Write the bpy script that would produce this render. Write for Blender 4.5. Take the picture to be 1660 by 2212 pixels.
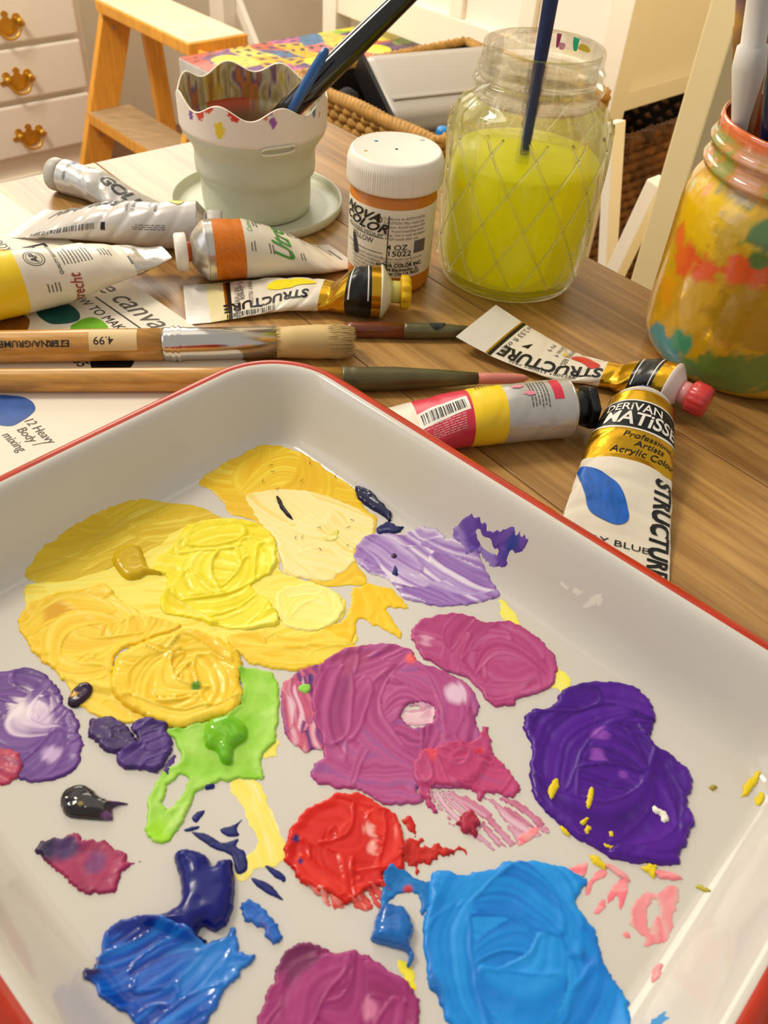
import bpy, bmesh, math, random
import numpy as np
from mathutils import Vector, Matrix
from mathutils.geometry import tessellate_polygon

for _o in list(bpy.data.objects):
    bpy.data.objects.remove(_o)
SC = bpy.context.scene
COL = SC.collection
random.seed(7)
pi = math.pi

# ------------------------------------------------------------------ camera
FPX, PITCH, ROLL, CH = 1827.0, math.radians(43.6), math.radians(4.8), 0.27
_cp, _sp = math.cos(PITCH), math.sin(PITCH)
cF = np.array([0, _cp, -_sp])
_R0 = np.array([1.0, 0, 0])
_U0 = np.array([0, _sp, _cp])
cR = _R0 * math.cos(ROLL) + _U0 * math.sin(ROLL)
cU = -_R0 * math.sin(ROLL) + _U0 * math.cos(ROLL)
CAM = np.array([0, 0, CH])
cam = bpy.data.cameras.new('camera')
camo = bpy.data.objects.new('camera', cam)
COL.objects.link(camo)
camo.matrix_world = Matrix(((cR[0], cU[0], -cF[0], 0), (cR[1], cU[1], -cF[1], 0),
                            (cR[2], cU[2], -cF[2], CH), (0, 0, 0, 1)))
cam.sensor_fit = 'VERTICAL'
cam.sensor_height = 36.0
cam.lens = FPX * 36.0 / 2212.0
cam.clip_start = 0.01
cam.clip_end = 50
cam.dof.use_dof = True
cam.dof.focus_distance = 0.42
cam.dof.aperture_fstop = cam.lens / 1.5
SC.camera = camo

# ------------------------------------------------------------------ world, lights, exposure
world = bpy.data.worlds.new('world')
SC.world = world
world.use_nodes = True
wb = world.node_tree.nodes['Background']
wb.inputs[0].default_value = (1.0, 0.95, 0.86, 1)
wb.inputs[1].default_value = 0.50
SC.view_settings.view_transform = 'Standard'
SC.view_settings.look = 'None'
SC.view_settings.exposure = 0.0
SC.view_settings.gamma = 1.0
SC.view_settings.use_curve_mapping = False


def area(name, loc, target, sx, sy, power, col):
    l = bpy.data.lights.new(name, 'AREA')
    l.shape = 'RECTANGLE'
    l.size, l.size_y, l.energy, l.color = sx, sy, power, col
    o = bpy.data.objects.new(name, l)
    COL.objects.link(o)
    d = Vector(target) - Vector(loc)
    o.matrix_world = Matrix.Translation(loc) @ d.to_track_quat('-Z', 'Y').to_matrix().to_4x4()
    return o


# daylight through the tall window at the back left of the room, and the ceiling lamp
area('window_light', (-0.80, 2.30, 0.95), (0, 0.45, 0), 1.0, 1.1, 18, (1.0, 0.95, 0.86))
area('side_window_light', (-2.2, 0.2, 1.0), (0, 0.3, 0), 1.2, 1.2, 6, (0.72, 0.82, 1.0))
area('ceiling_light', (-0.35, 1.25, 1.85), (-0.1, 0.7, 0), 1.3, 1.3, 5, (1.0, 0.90, 0.74))
area('background_fill_light', (-1.15, 0.85, 1.5), (0.5, 2.6, 0.7), 0.5, 0.5, 46, (1.0, 0.89, 0.72))  # added unseen fill lamp, aimed to brighten the furniture at the back


# ------------------------------------------------------------------ pixel helpers (1660 x 2212 frame)
def ray(x, y):
    return cF * FPX + cR * (x - 830) - cU * (y - 1106)


def P(x, y, z=0.0):
    d = ray(x, y)
    return CAM + d * ((z - CH) / d[2])


def proj(q):
    q = np.asarray(q, float) - CAM
    w = q @ cF
    return np.array([830 + FPX * (q @ cR) / w, 1106 - FPX * (q @ cU) / w])


S2 = math.sqrt(0.5)
eA = np.array([S2, S2, 0])     # room axis to the back right
eB = np.array([-S2, S2, 0])    # room axis to the back left


def W(a, b, z):
    return eA * a + eB * b + np.array([0, 0, z])


def onA(x, y, a):
    d = ray(x, y)
    q = CAM + d * (a / (d @ eA))
    return q @ eB, q[2]


def onB(x, y, b):
    d = ray(x, y)
    q = CAM + d * (b / (d @ eB))
    return q @ eA, q[2]


def depth(q):
    return (np.asarray(q) - CAM) @ cF


# ------------------------------------------------------------------ materials
def lin(c):
    if isinstance(c, str):
        c = tuple(int(c[i:i + 2], 16) for i in (0, 2, 4))
    return tuple(((v / 255) / 12.92 if v / 255 <= 0.04045 else ((v / 255 + 0.055) / 1.055) ** 2.4) for v in c)


MATS = {}


def M(name, col, rough=0.5, metal=0.0, spec=0.5, var=None, bump=None, coat=0.0, trans=0.0, attr=False,
      stretch=(1, 1, 1), rotz=0.0, sss=0.0, ior=1.45, col2=None):
    """principled material; var=(scale, amount) tints by noise, bump=(scale, strength, distance)"""
    if name in MATS:
        return MATS[name]
    m = bpy.data.materials.new(name)
    m.use_nodes = True
    nt = m.node_tree
    b = nt.nodes['Principled BSDF']
    c = lin(col) + (1,)
    b.inputs['Base Color'].default_value = c
    b.inputs['Roughness'].default_value = rough
    b.inputs['Metallic'].default_value = metal
    b.inputs['Specular IOR Level'].default_value = spec
    b.inputs['Coat Weight'].default_value = coat
    b.inputs['Coat Roughness'].default_value = 0.08
    b.inputs['Transmission Weight'].default_value = trans
    b.inputs['IOR'].default_value = ior
    if sss:
        b.inputs['Subsurface Weight'].default_value = sss
        b.inputs['Subsurface Radius'].default_value = (0.006, 0.004, 0.002)
        b.inputs['Subsurface Scale'].default_value = 0.5
    src = None
    if attr:
        a = nt.nodes.new('ShaderNodeAttribute')
        a.attribute_name = 'Col'
        src = a.outputs['Color']
        nt.links.new(src, b.inputs['Base Color'])
    if var or bump:
        tc = nt.nodes.new('ShaderNodeTexCoord')
        mp = nt.nodes.new('ShaderNodeMapping')
        mp.inputs['Scale'].default_value = stretch
        mp.inputs['Rotation'].default_value = (0, 0, rotz)
        nt.links.new(tc.outputs['Object'], mp.inputs['Vector'])
    if var:
        n = nt.nodes.new('ShaderNodeTexNoise')
        n.inputs['Scale'].default_value = var[0]
        n.inputs['Detail'].default_value = 5
        nt.links.new(mp.outputs[0], n.inputs['Vector'])
        r = nt.nodes.new('ShaderNodeValToRGB')
        r.color_ramp.elements[0].position = 0.3
        r.color_ramp.elements[1].position = 0.72
        mx = nt.nodes.new('ShaderNodeMix')
        mx.data_type = 'RGBA'
        if col2 is not None:
            mx.blend_type = 'MIX'
            nt.links.new(n.outputs['Fac'], r.inputs[0])
            nt.links.new(r.outputs[0], mx.inputs[0])
            mx.inputs[6].default_value = c
            mx.inputs[7].default_value = lin(col2) + (1,)
        else:
            mx.blend_type = 'MULTIPLY'
            mx.inputs[0].default_value = var[1]
            nt.links.new(n.outputs['Fac'], r.inputs[0])
            nt.links.new(r.outputs[0], mx.inputs[7])
            if src is not None:
                nt.links.new(src, mx.inputs[6])
            else:
                mx.inputs[6].default_value = c
        nt.links.new(mx.outputs[2], b.inputs['Base Color'])
    if bump:
        n2 = nt.nodes.new('ShaderNodeTexNoise')
        n2.inputs['Scale'].default_value = bump[0]
        n2.inputs['Detail'].default_value = 4
        nt.links.new(mp.outputs[0], n2.inputs['Vector'])
        bp = nt.nodes.new('ShaderNodeBump')
        bp.inputs['Strength'].default_value = bump[1]
        bp.inputs['Distance'].default_value = bump[2]
        nt.links.new(n2.outputs['Fac'], bp.inputs['Height'])
        nt.links.new(bp.outputs[0], b.inputs['Normal'])
    MATS[name] = m
    return m


def glass_mat(name, tint, fac=0.35, ior=1.35, rough=0.0):
    if name in MATS:
        return MATS[name]
    m = bpy.data.materials.new(name)
    m.use_nodes = True
    nt = m.node_tree
    nt.nodes.remove(nt.nodes['Principled BSDF'])
    out = nt.nodes['Material Output']
    t = nt.nodes.new('ShaderNodeBsdfTransparent')
    t.inputs[0].default_value = lin(tint) + (1,)
    g = nt.nodes.new('ShaderNodeBsdfGlass')
    g.inputs['IOR'].default_value = ior
    g.inputs['Roughness'].default_value = rough
    g.inputs['Color'].default_value = lin(tint) + (1,)
    mx = nt.nodes.new('ShaderNodeMixShader')
    mx.inputs[0].default_value = fac
    nt.links.new(t.outputs[0], mx.inputs[1])
    nt.links.new(g.outputs[0], mx.inputs[2])
    nt.links.new(mx.outputs[0], out.inputs[0])
    MATS[name] = m
    return m


# ------------------------------------------------------------------ object helpers
WL = {}


def tag(o, label=None, cat=None, group=None, kind=None):
    if label: o['label'] = label
    if cat: o['category'] = cat
    if group: o['group'] = group
    if kind: o['kind'] = kind
    return o


def thing(name, loc, label, cat, group=None):
    o = bpy.data.objects.new(name, None)
    COL.objects.link(o)
    o.empty_display_size = 0.01
    o.location = tuple(loc)
    WL[o.name] = np.array(loc, float)
    return tag(o, label, cat, group)


def mk(name, V, F, mat, parent=None, smooth=True, cols=None, label=None, cat=None, group=None, kind=None):
    V = np.asarray(V, float).reshape(-1, 3)
    if parent is not None:
        off = WL[parent.name]
    else:
        off = np.array([(V[:, 0].min() + V[:, 0].max()) / 2, (V[:, 1].min() + V[:, 1].max()) / 2, V[:, 2].min()])
    me = bpy.data.meshes.new(name)
    me.from_pydata((V - off).tolist(), [], [tuple(int(i) for i in f) for f in F])
    if smooth:
        me.polygons.foreach_set('use_smooth', [True] * len(me.polygons))
    if cols is not None:
        ca = me.color_attributes.new('Col', 'FLOAT_COLOR', 'POINT')
        cc = np.ones((len(V), 4))
        cc[:, :3] = np.asarray(cols)
        ca.data.foreach_set('color', cc.ravel())
    me.materials.append(mat)
    me.update()
    o = bpy.data.objects.new(name, me)
    COL.objects.link(o)
    if parent is not None:
        o.parent = parent
    else:
        o.location = tuple(off)
    WL[o.name] = off
    return tag(o, label, cat, group, kind)


def fixn(o):
    bm = bmesh.new()
    bm.from_mesh(o.data)
    bmesh.ops.recalc_face_normals(bm, faces=bm.faces)
    bm.to_mesh(o.data)
    bm.free()
    return o


def grid(fn, nu, nv, closed_v=False, closed_u=False):
    """fn(i/nu', j/nv') -> xyz"""
    V = []
    for i in range(nu):
        for j in range(nv):
            u = i / nu if closed_u else i / (nu - 1)
            v = j / nv if closed_v else j / (nv - 1)
            V.append(fn(u, v))
    F = []
    for i in range(nu if closed_u else nu - 1):
        for j in range(nv if closed_v else nv - 1):
            a, b = i * nv + j, i * nv + (j + 1) % nv
            c, d = ((i + 1) % nu) * nv + (j + 1) % nv, ((i + 1) % nu) * nv + j
            F.append((a, b, c, d))
    return V, F


def frame(axis, up=(0, 0, 1)):
    z = np.asarray(axis, float)
    z = z / np.linalg.norm(z)
    u = np.asarray(up, float)
    if abs(z @ u) > 0.97:
        u = np.array([0, 1.0, 0])
    x = np.cross(u, z)
    x /= np.linalg.norm(x)
    y = np.cross(z, x)
    return x, y, z


def lathe(prof, o=(0, 0, 0), axis=(0, 0, 1), n=48, caps=(False, False), sq=(1, 1), rfun=None, up=(0, 0, 1), start=0.0):
    """prof: [(r, h)] revolved about axis at o"""
    x, y, z = frame(axis, up)
    o = np.asarray(o, float)
    V, F = [], []
    for i, (r, h) in enumerate(prof):
        for k in range(n):
            a = 2 * pi * k / n + start
            rr = r if rfun is None else rfun(r, h, a)
            V.append(o + z * h + x * (rr * math.cos(a) * sq[0]) + y * (rr * math.sin(a) * sq[1]))
    for i in range(len(prof) - 1):
        for k in range(n):
            F.append((i * n + k, i * n + (k + 1) % n, (i + 1) * n + (k + 1) % n, (i + 1) * n + k))
    if caps[0]:
        F.append(tuple(range(n - 1, -1, -1)))
    if caps[1]:
        F.append(tuple(range((len(prof) - 1) * n, len(prof) * n)))
    return V, F


def box(c, ax, ay, az, bev=0.0):
    """box with centre c and half-axis vectors; optional chamfer"""
    c, ax, ay, az = [np.asarray(v, float) for v in (c, ax, ay, az)]
    if bev <= 0:
        V = [c + sx * ax + sy * ay + sz * az for sz in (-1, 1) for sy in (-1, 1) for sx in (-1, 1)]
        F = [(0, 2, 3, 1), (4, 5, 7, 6), (0, 1, 5, 4), (2, 6, 7, 3), (0, 4, 6, 2), (1, 3, 7, 5)]
        return V, F
    L = [np.linalg.norm(v) for v in (ax, ay, az)]
    b = [min(bev / l, 0.49) for l in L]
    bm = bmesh.new()
    vs = [bm.verts.new(tuple(c + sx * ax + sy * ay + sz * az)) for sz in (-1, 1) for sy in (-1, 1) for sx in (-1, 1)]
    for f in [(0, 2, 3, 1), (4, 5, 7, 6), (0, 1, 5, 4), (2, 6, 7, 3), (0, 4, 6, 2), (1, 3, 7, 5)]:
        bm.faces.new([vs[i] for i in f])
    bmesh.ops.recalc_face_normals(bm, faces=bm.faces)
    bmesh.ops.bevel(bm, geom=list(bm.edges), offset=bev, segments=2, affect='EDGES', profile=0.6)
    V = [np.array(v.co) for v in bm.verts]
    F = [tuple(v.index for v in f.verts) for f in bm.faces]
    bm.free()
    return V, F


def ABbox(a0, a1, b0, b1, z0, z1, bev=0.0):
    return box(W((a0 + a1) / 2, (b0 + b1) / 2, (z0 + z1) / 2), eA * (a1 - a0) / 2, eB * (b1 - b0) / 2,
               np.array([0, 0, (z1 - z0) / 2]), bev)


def join(*vf):
    V, F = [], []
    for v, f in vf:
        n = len(V)
        V += list(v)
        F += [tuple(i + n for i in q) for q in f]
    return V, F


def catmull(pts, n, closed=False):
    pts = np.asarray(pts, float)
    N = len(pts)
    out = []
    segs = N if closed else N - 1
    for i in range(segs):
        if closed:
            p0, p1, p2, p3 = pts[(i - 1) % N], pts[i], pts[(i + 1) % N], pts[(i + 2) % N]
        else:
            p0, p1, p2, p3 = pts[max(i - 1, 0)], pts[i], pts[i + 1], pts[min(i + 2, N - 1)]
        for k in range(n):
            t = k / n
            out.append(0.5 * ((2 * p1) + (-p0 + p2) * t + (2 * p0 - 5 * p1 + 4 * p2 - p3) * t * t
                              + (-p0 + 3 * p1 - 3 * p2 + p3) * t ** 3))
    if not closed:
        out.append(pts[-1])
    return np.array(out)


def sweep(path, rad, n=10, caps=True):
    path = np.asarray(path, float)
    if np.isscalar(rad):
        rad = [rad] * len(path)
    V, F = [], []
    up = np.array([0, 0, 1.0])
    for i, p in enumerate(path):
        t = path[min(i + 1, len(path) - 1)] - path[max(i - 1, 0)]
        x, y, z = frame(t, up)
        for k in range(n):
            a = 2 * pi * k / n
            V.append(p + x * rad[i] * math.cos(a) + y * rad[i] * math.sin(a))
    for i in range(len(path) - 1):
        for k in range(n):
            F.append((i * n + k, i * n + (k + 1) % n, (i + 1) * n + (k + 1) % n, (i + 1) * n + k))
    if caps:
        F.append(tuple(range(n - 1, -1, -1)))
        F.append(tuple(range((len(path) - 1) * n, len(path) * n)))
    return V, F


# ------------------------------------------------------------------ noise (vectorised value noise)
def _h(ix, iy, s):
    v = np.sin(ix * 127.1 + iy * 311.7 + s * 74.7) * 43758.5453
    return v - np.floor(v)


def vn(x, y, s=0.0):
    x, y = np.asarray(x, float), np.asarray(y, float)
    ix, iy = np.floor(x), np.floor(y)
    fx, fy = x - ix, y - iy
    fx, fy = fx * fx * (3 - 2 * fx), fy * fy * (3 - 2 * fy)
    a, b = _h(ix, iy, s), _h(ix + 1, iy, s)
    c, d = _h(ix, iy + 1, s), _h(ix + 1, iy + 1, s)
    return (a * (1 - fx) + b * fx) * (1 - fy) + (c * (1 - fx) + d * fx) * fy


def svn(x, y, s=0.0):
    ix, iy = math.floor(x), math.floor(y)
    fx, fy = x - ix, y - iy
    fx, fy = fx * fx * (3 - 2 * fx), fy * fy * (3 - 2 * fy)
    def h(i, j):
        v = math.sin(i * 127.1 + j * 311.7 + s * 74.7) * 43758.5453
        return v - math.floor(v)
    return (h(ix, iy) * (1 - fx) + h(ix + 1, iy) * fx) * (1 - fy) + (h(ix, iy + 1) * (1 - fx) + h(ix + 1, iy + 1) * fx) * fy


def sfbm(x, y, s=0.0, o=3):
    t, a, n = 0.0, 1.0, 0.0
    for k in range(o):
        t += a * svn(x * 2 ** k, y * 2 ** k, s + k * 3.1)
        n += a
        a *= 0.5
    return t / n


def fbm(x, y, s=0.0, o=3):
    t, a, n = 0.0, 1.0, 0.0
    for k in range(o):
        t = t + a * vn(x * 2 ** k, y * 2 ** k, s + k * 3.1)
        n += a
        a *= 0.5
    return t / n


# ------------------------------------------------------------------ lettering wrapped on surfaces
_TX = {}


def text2d(s, bold=0.0, shear=0.0, cut=0.6):
    key = (s, bold, shear, cut)
    if key in _TX:
        return _TX[key]
    cu = bpy.data.curves.new('lettering', 'FONT')
    cu.body = s
    cu.size = 1.0
    cu.offset = bold
    cu.shear = shear
    cu.resolution_u = 3
    cu.align_x = 'CENTER'
    cu.align_y = 'CENTER'
    o = bpy.data.objects.new('lettering_tmp', cu)
    me = bpy.data.meshes.new_from_object(o)
    bm = bmesh.new()
    bm.from_mesh(me)
    if len(bm.verts):
        xs = [v.co.x for v in bm.verts]
        ys = [v.co.y for v in bm.verts]
        for lo, hi, nrm in ((min(xs), max(xs), (1, 0, 0)), (min(ys), max(ys), (0, 1, 0))):
            k = math.floor(lo / cut) * cut + cut
            while k < hi:
                bmesh.ops.bisect_plane(bm, geom=list(bm.verts) + list(bm.edges) + list(bm.faces),
                                       plane_co=tuple(k * c for c in nrm), plane_no=nrm)
                k += cut
    bm.verts.index_update()
    V = np.array([(v.co.x, v.co.y) for v in bm.verts]).reshape(-1, 2)
    F = [tuple(v.index for v in f.verts) for f in bm.faces]
    bm.free()
    bpy.data.objects.remove(o)
    bpy.data.curves.remove(cu)
    bpy.data.meshes.remove(me)
    _TX[key] = (V, F)
    return V, F


def put(fn, V, F, x, y, sx, sy=None, rot=0.0, eps=0.00015):
    """map flat shape through fn(x, y, eps) after scale, rotate, move"""
    sy = sx if sy is None else sy
    c, s = math.cos(rot), math.sin(rot)
    out = []
    for p in V:
        a, b = p[0] * sx, p[1] * sy
        out.append(fn(x + a * c - b * s, y + a * s + b * c, eps))
    return out, F


def letters(name, fn, lines, mat, parent, eps=0.00035, label=None, kind=None):
    """lines: (text, x, y, size, rot, bold, shear, xscale)"""
    o = None
    for L in lines:
        L = list(L) + [0.0, 0.0, 0.0, 1.0][len(L) - 4:]
        s, x, y, size, rot, bold, shear, xs = L
        V, F = text2d(s, bold, shear)
        if len(V):
            o = mk(name, *put(fn, V, F, x, y, size * xs, size, rot, eps), mat, parent, smooth=False, label=label, kind=kind)
    return o


def rectxy(x0, x1, y0, y1, nx=2, ny=2):
    V, F = grid(lambda u, v: (x0 + (x1 - x0) * u, y0 + (y1 - y0) * v), nx, ny)
    return V, F


def bars(fn, x, y, w, h, rot, n=24, seed=1, eps=0.00016, ny=6):
    rnd = random.Random(seed)
    parts, p = [], -w / 2
    while p < w / 2:
        t = rnd.choice([1, 1, 2, 3]) * w / 95
        V, F = rectxy(p, p + t, -h / 2, h / 2, 2, ny)
        parts.append(put(fn, V, F, x, y, 1, 1, rot, eps))
        p += t + rnd.choice([1, 1, 2, 3]) * w / 95
    return join(*parts)


def blobxy(pts, rings=4, n=8):
    """star-shaped patch from outline points"""
    o = catmull(pts, n, True)
    c = np.mean(o, axis=0)
    V, F, m = [c], [], len(o)
    for r in range(1, rings + 1):
        V += [c + (q - c) * r / rings for q in o]
    for k in range(m):
        F.append((0, 1 + k, 1 + (k + 1) % m))
    for r in range(rings - 1):
        a, b = 1 + r * m, 1 + (r + 1) * m
        for k in range(m):
            F.append((a + k, b + k, b + (k + 1) % m, a + (k + 1) % m))
    return V, F
# ================================================================== ROOM
FZ = -0.74
m_wall = M('wall_paint', (238, 228, 208), 0.7, var=(3, 0.08))
m_floor = M('floor_wood', (150, 105, 70), 0.45, var=(6, 0.5), stretch=(1, 12, 1), rotz=pi / 4)
m_white = M('white_furniture_paint', (243, 234, 216), 0.4, bump=(60, 0.05, 0.001))
m_white2 = M('white_drawer_paint', (246, 238, 224), 0.35)
m_brass = M('brass', (224, 172, 62), 0.3, metal=0.7, var=(40, 0.2))
m_pine = M('pine_wood', (250, 176, 66), 0.45, var=(9, 0.28), stretch=(14, 14, 1.2))
m_pine_worn = M('worn_step_wood', (190, 160, 120), 0.6, var=(18, 0.35), stretch=(1, 8, 1), rotz=-pi / 4)
m_cream = M('partition_paint', (242, 222, 168), 0.55, var=(8, 0.06))

mk('floor', *ABbox(-2.5, 3.2, -2.0, 3.4, FZ - 0.03, FZ), m_floor, smooth=False, kind='structure')
mk('wall_left', *ABbox(-2.5, 3.2, 2.5, 2.56, FZ, 1.9), m_wall, smooth=False, kind='structure')
mk('wall_back', *ABbox(2.5, 2.56, -2.0, 2.5, FZ, 1.9), m_wall, smooth=False, kind='structure')

# white partition board beside the painted jar
pa, pb = 0.774, 0.428
_q = CAM + ray(1450, 300) * (0.85 / ray(1450, 300)[1])
pa, pb = _q @ eA, _q @ eB
mk('wall_right', *ABbox(pa, pa + 1.3, pb - 0.03, pb, FZ, 1.0, 0.002), m_cream, smooth=False, kind='structure')

# ---------------------------------------------------------------- dresser
DB = 2.2
Ar, _ = onB(172, 80, DB)
dres = thing('dresser', W(Ar - 0.45, DB + 0.22, FZ), 'white dresser with brass batwing pulls behind the wooden step ladder', 'dresser')
mk('carcass', *join(ABbox(Ar - 0.95, Ar + 0.012, DB, DB + 0.28, FZ + 0.06, 0.16, 0.004),
                    ABbox(Ar - 0.96, Ar + 0.02, DB - 0.01, DB + 0.28, FZ, FZ + 0.08, 0.004)), m_white, dres, smooth=False)
mk('dresser_top', *ABbox(Ar - 0.98, Ar + 0.035, DB - 0.03, DB + 0.285, 0.16, 0.185, 0.006), m_white, dres, smooth=False)
zl = [onB(90, y, DB - 0.012)[1] for y in (-40, 90, 212, 333)]
plate = [(0, 1), (.22, .78), (.16, .52), (.36, .34), (.5, .66), (.78, .7), (.92, .42), (.78, .12), (1.12, 0), (1.02, -.32),
         (.72, -.28), (.55, -.6), (.25, -.85), (0, -.9)]
plate = plate + [(-x, y) for x, y in plate[-2:0:-1]]
handles = [(13, 52), (38, 172), (64, 292)]


def pull(parent, hx, hy):
    a0, z0 = onB(hx, hy, DB - 0.016)
    s = 0.034 * 1.15
    o = catmull([(x * s, y * s * 0.72) for x, y in plate], 3, True)
    n = len(o)
    V = [W(a0 + p[0], DB - 0.0155 - d, z0 + p[1]) for d in (0, 0.002) for p in o]
    tri = tessellate_polygon([[Vector((p[0], p[1], 0)) for p in o]])
    F = [tuple(i + n for i in t) for t in tri] + [(i, (i + 1) % n, n + (i + 1) % n, n + i) for i in range(n)]
    h = fixn(mk('pull', V, F, m_brass, parent, smooth=False))
    arc = [W(a0 + s * .72 * math.cos(t), DB - 0.03 - 0.004 * math.sin(-t), z0 + s * 0.15 + s * .85 * math.sin(t)) for t in np.linspace(-pi, 0, 17)]
    mk('bail', *sweep(arc, 0.0032, 8), m_brass, h)
    for sg in (-1, 1):
        mk('post', *lathe([(0.004, 0), (0.0075, 0.004), (0.0055, 0.010), (0.008, 0.016), (0.004, 0.02)],
                          W(a0 + sg * s * .72, DB - 0.0155, z0 + s * .15), -eB, 12, (True, True)), m_brass, h)


for i in range(3):
    dr = mk('drawer', *ABbox(Ar - 0.93, Ar - 0.008, DB - 0.016, DB, zl[i + 1] + 0.006, zl[i] - 0.006, 0.005), m_white2, dres, smooth=False)
    pull(dr, *handles[i])
    if i == 0:
        continue

# ---------------------------------------------------------------- step ladder
zt_, zs_ = 0.27 - 0.27 * 1.9, 0.27 - 0.27 * 2.75
q0, q1 = P(195, 5, zt_), P(425, 92, zt_)
At, Bt1, Bt0 = (q0 @ eA + q1 @ eA) / 2, q0 @ eB, q1 @ eB
q0, q1 = P(172, 245, zs_), P(385, 360, zs_)
As, Bs1, Bs0 = (q0 @ eA + q1 @ eA) / 2, q0 @ eB, q1 @ eB
lad = thing('step_ladder', W(At + 0.1, (Bs0 + Bs1) / 2, FZ), 'orange pine step ladder with a worn step between dresser and table', 'step ladder')
m_topglare = M('ladder_glare_wood', (246, 224, 190), 0.3, var=(20, 0.15))  # whitened pine: window glare on the ladder top put into the colour
mk('ladder_top', *ABbox(At, At + 0.145, Bt0, Bt1 + 0.02, zt_ - 0.024, zt_, 0.003), m_pine, lad, smooth=False)
mk('ladder_top_glare', *ABbox(At + 0.004, At + 0.141, Bt0 + 0.004, Bt1 + 0.016, zt_, zt_ + 0.0015), m_topglare, lad, smooth=False)  # thin sheet carrying the painted glare


def rail(nm, p0, p1, hb, ha):
    p0, p1 = np.array(p0), np.array(p1)
    d = p1 - p0
    ax = np.cross(d, eB)
    ax = ax / np.linalg.norm(ax)
    return mk(nm, *box((p0 + p1) / 2, d / 2, eB * hb, ax * ha, 0.002), m_pine, lad, smooth=False)


rl0, z0_ = onB(324, 60, Bs1 - 0.02)
rl1, z1_ = onB(363, 285, Bs1 - 0.02)
sl = (At - As + 0.01) / (zt_ - zs_)
for b in (Bs1 + 0.004, Bs0 - 0.004):
    top = W(At + 0.055, b, zt_ - 0.024)
    bot = W(At + 0.055 - sl * (zt_ - FZ), b, FZ)
    rail('stile', bot, top, 0.010, 0.036)
    rail('rear_leg', W(rl1 + (rl1 - rl0) / (z1_ - z0_) * (FZ - z1_), b - 0.024, FZ), W(rl0 + (rl1 - rl0) / (z1_ - z0_) * (zt_ - 0.024 - z0_), b - 0.024, zt_ - 0.024), 0.010, 0.021)
st = mk('step', *ABbox(As + 0.005, As + 0.115, Bs0 + 0.006, Bs1 - 0.006, zs_ - 0.026, zs_, 0.002), m_pine, lad, smooth=False)
mk('tread', *ABbox(As + 0.006, As + 0.114, Bs0 + 0.007, Bs1 - 0.007, zs_, zs_ + 0.001), m_pine_worn, st, smooth=False)
for zz in (zt_ - 0.06, zs_ - 0.055):
    mk('screw', *lathe([(0.004, 0), (0.004, 0.001), (0.001, 0.0016)], W(At + 0.055 - sl * (zt_ - zz), Bs1 - 0.007, zz), -eB, 10, (True, True)),
       M('steel_screw', (190, 180, 165), 0.3, 1.0), lad)

# ---------------------------------------------------------------- white desk with panelled apron
A0, B0 = 1.22, None
_q = CAM + ray(1322, 225) * (A0 / (ray(1322, 225) @ eA))
B0 = _q @ eB
zr = onA(1300, 232, A0)[1]
B1 = onA(697, 30, A0)[0]
zbot = (onA(700, 19, A0)[1] + onA(1015, 148, A0)[1] + onB(1400, 221, B0)[1]) / 3
zbot = max(zbot, -0.188)
desk = thing('desk', W(A0 + 0.3, (B0 + B1) / 2, FZ), 'white panelled desk on slim legs behind the yellow water jar', 'desk')
pw = 0.042
ztop = 0.12
for a, b in ((A0, B0), (A0, B1 - pw), (A0 + 0.5, B0), (A0 + 0.5, B1 - pw)):
    mk('leg', *ABbox(a, a + pw, b, b + pw, FZ, ztop, 0.002), m_white, desk, smooth=False)
mk('front_rail', *ABbox(A0 + 0.004, A0 + 0.03, B0 + pw, B1 - pw, zbot, zbot + 0.062, 0.002), m_white, desk, smooth=False)
mk('side_rail', *ABbox(A0 + pw, A0 + 0.5, B0 + 0.004, B0 + 0.03, zbot, zbot + 0.03, 0.002), m_white, desk, smooth=False)
mk('side_panel', *ABbox(A0 + pw, A0 + 0.5, B0 + 0.014, B0 + 0.026, zbot + 0.03, ztop), m_white, desk, smooth=False)
mk('desk_top', *ABbox(A0 - 0.02, A0 + 0.56, B0 - 0.02, B1 + 0.02, ztop, ztop + 0.025, 0.004), m_white, desk, smooth=False)
nb = 4
for i in range(nb):
    w_ = (B1 - B0 - 2 * pw) / nb
    b = B0 + pw + i * w_
    mk('panel', *ABbox(A0 + 0.016, A0 + 0.026, b + 0.004, b + w_ - 0.004, zbot + 0.062, ztop), m_white2, desk, smooth=False)
    if i:
        mk('muntin', *ABbox(A0 + 0.006, A0 + 0.026, b - 0.016, b + 0.016, zbot + 0.062, ztop, 0.002), m_white, desk, smooth=False)

# white easel legs standing right of the desk, behind the table edge
ea = thing('easel', W(0.95, 0.6, FZ), 'white wooden easel legs crossing in front of the dark wicker hamper', 'easel')


def slat(parent, pts, wpx, a, nm='leg', th=0.012):
    (x0, y0), (x1, y1) = pts
    b0, z0 = onA(x0, y0, a)
    b1, z1 = onA(x1, y1, a)
    p0, p1 = W(a, b0, z0), W(a, b1, z1)
    d = p1 - p0
    p1 = p0 + d * ((FZ - p0[2]) / d[2])
    d = p1 - p0
    sd = np.cross(d, eA)
    sd /= np.linalg.norm(sd)
    hw = wpx * depth(p0) / FPX / 2
    return mk(nm, *box((p0 + p1) / 2, d / 2, sd * hw, eA * th, 0.0015), m_white, parent, smooth=False)


slat(ea, ((1330, 262), (1312, 580)), 24, 0.90)
slat(ea, ((1425, 390), (1325, 600)), 34, 0.86)

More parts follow.
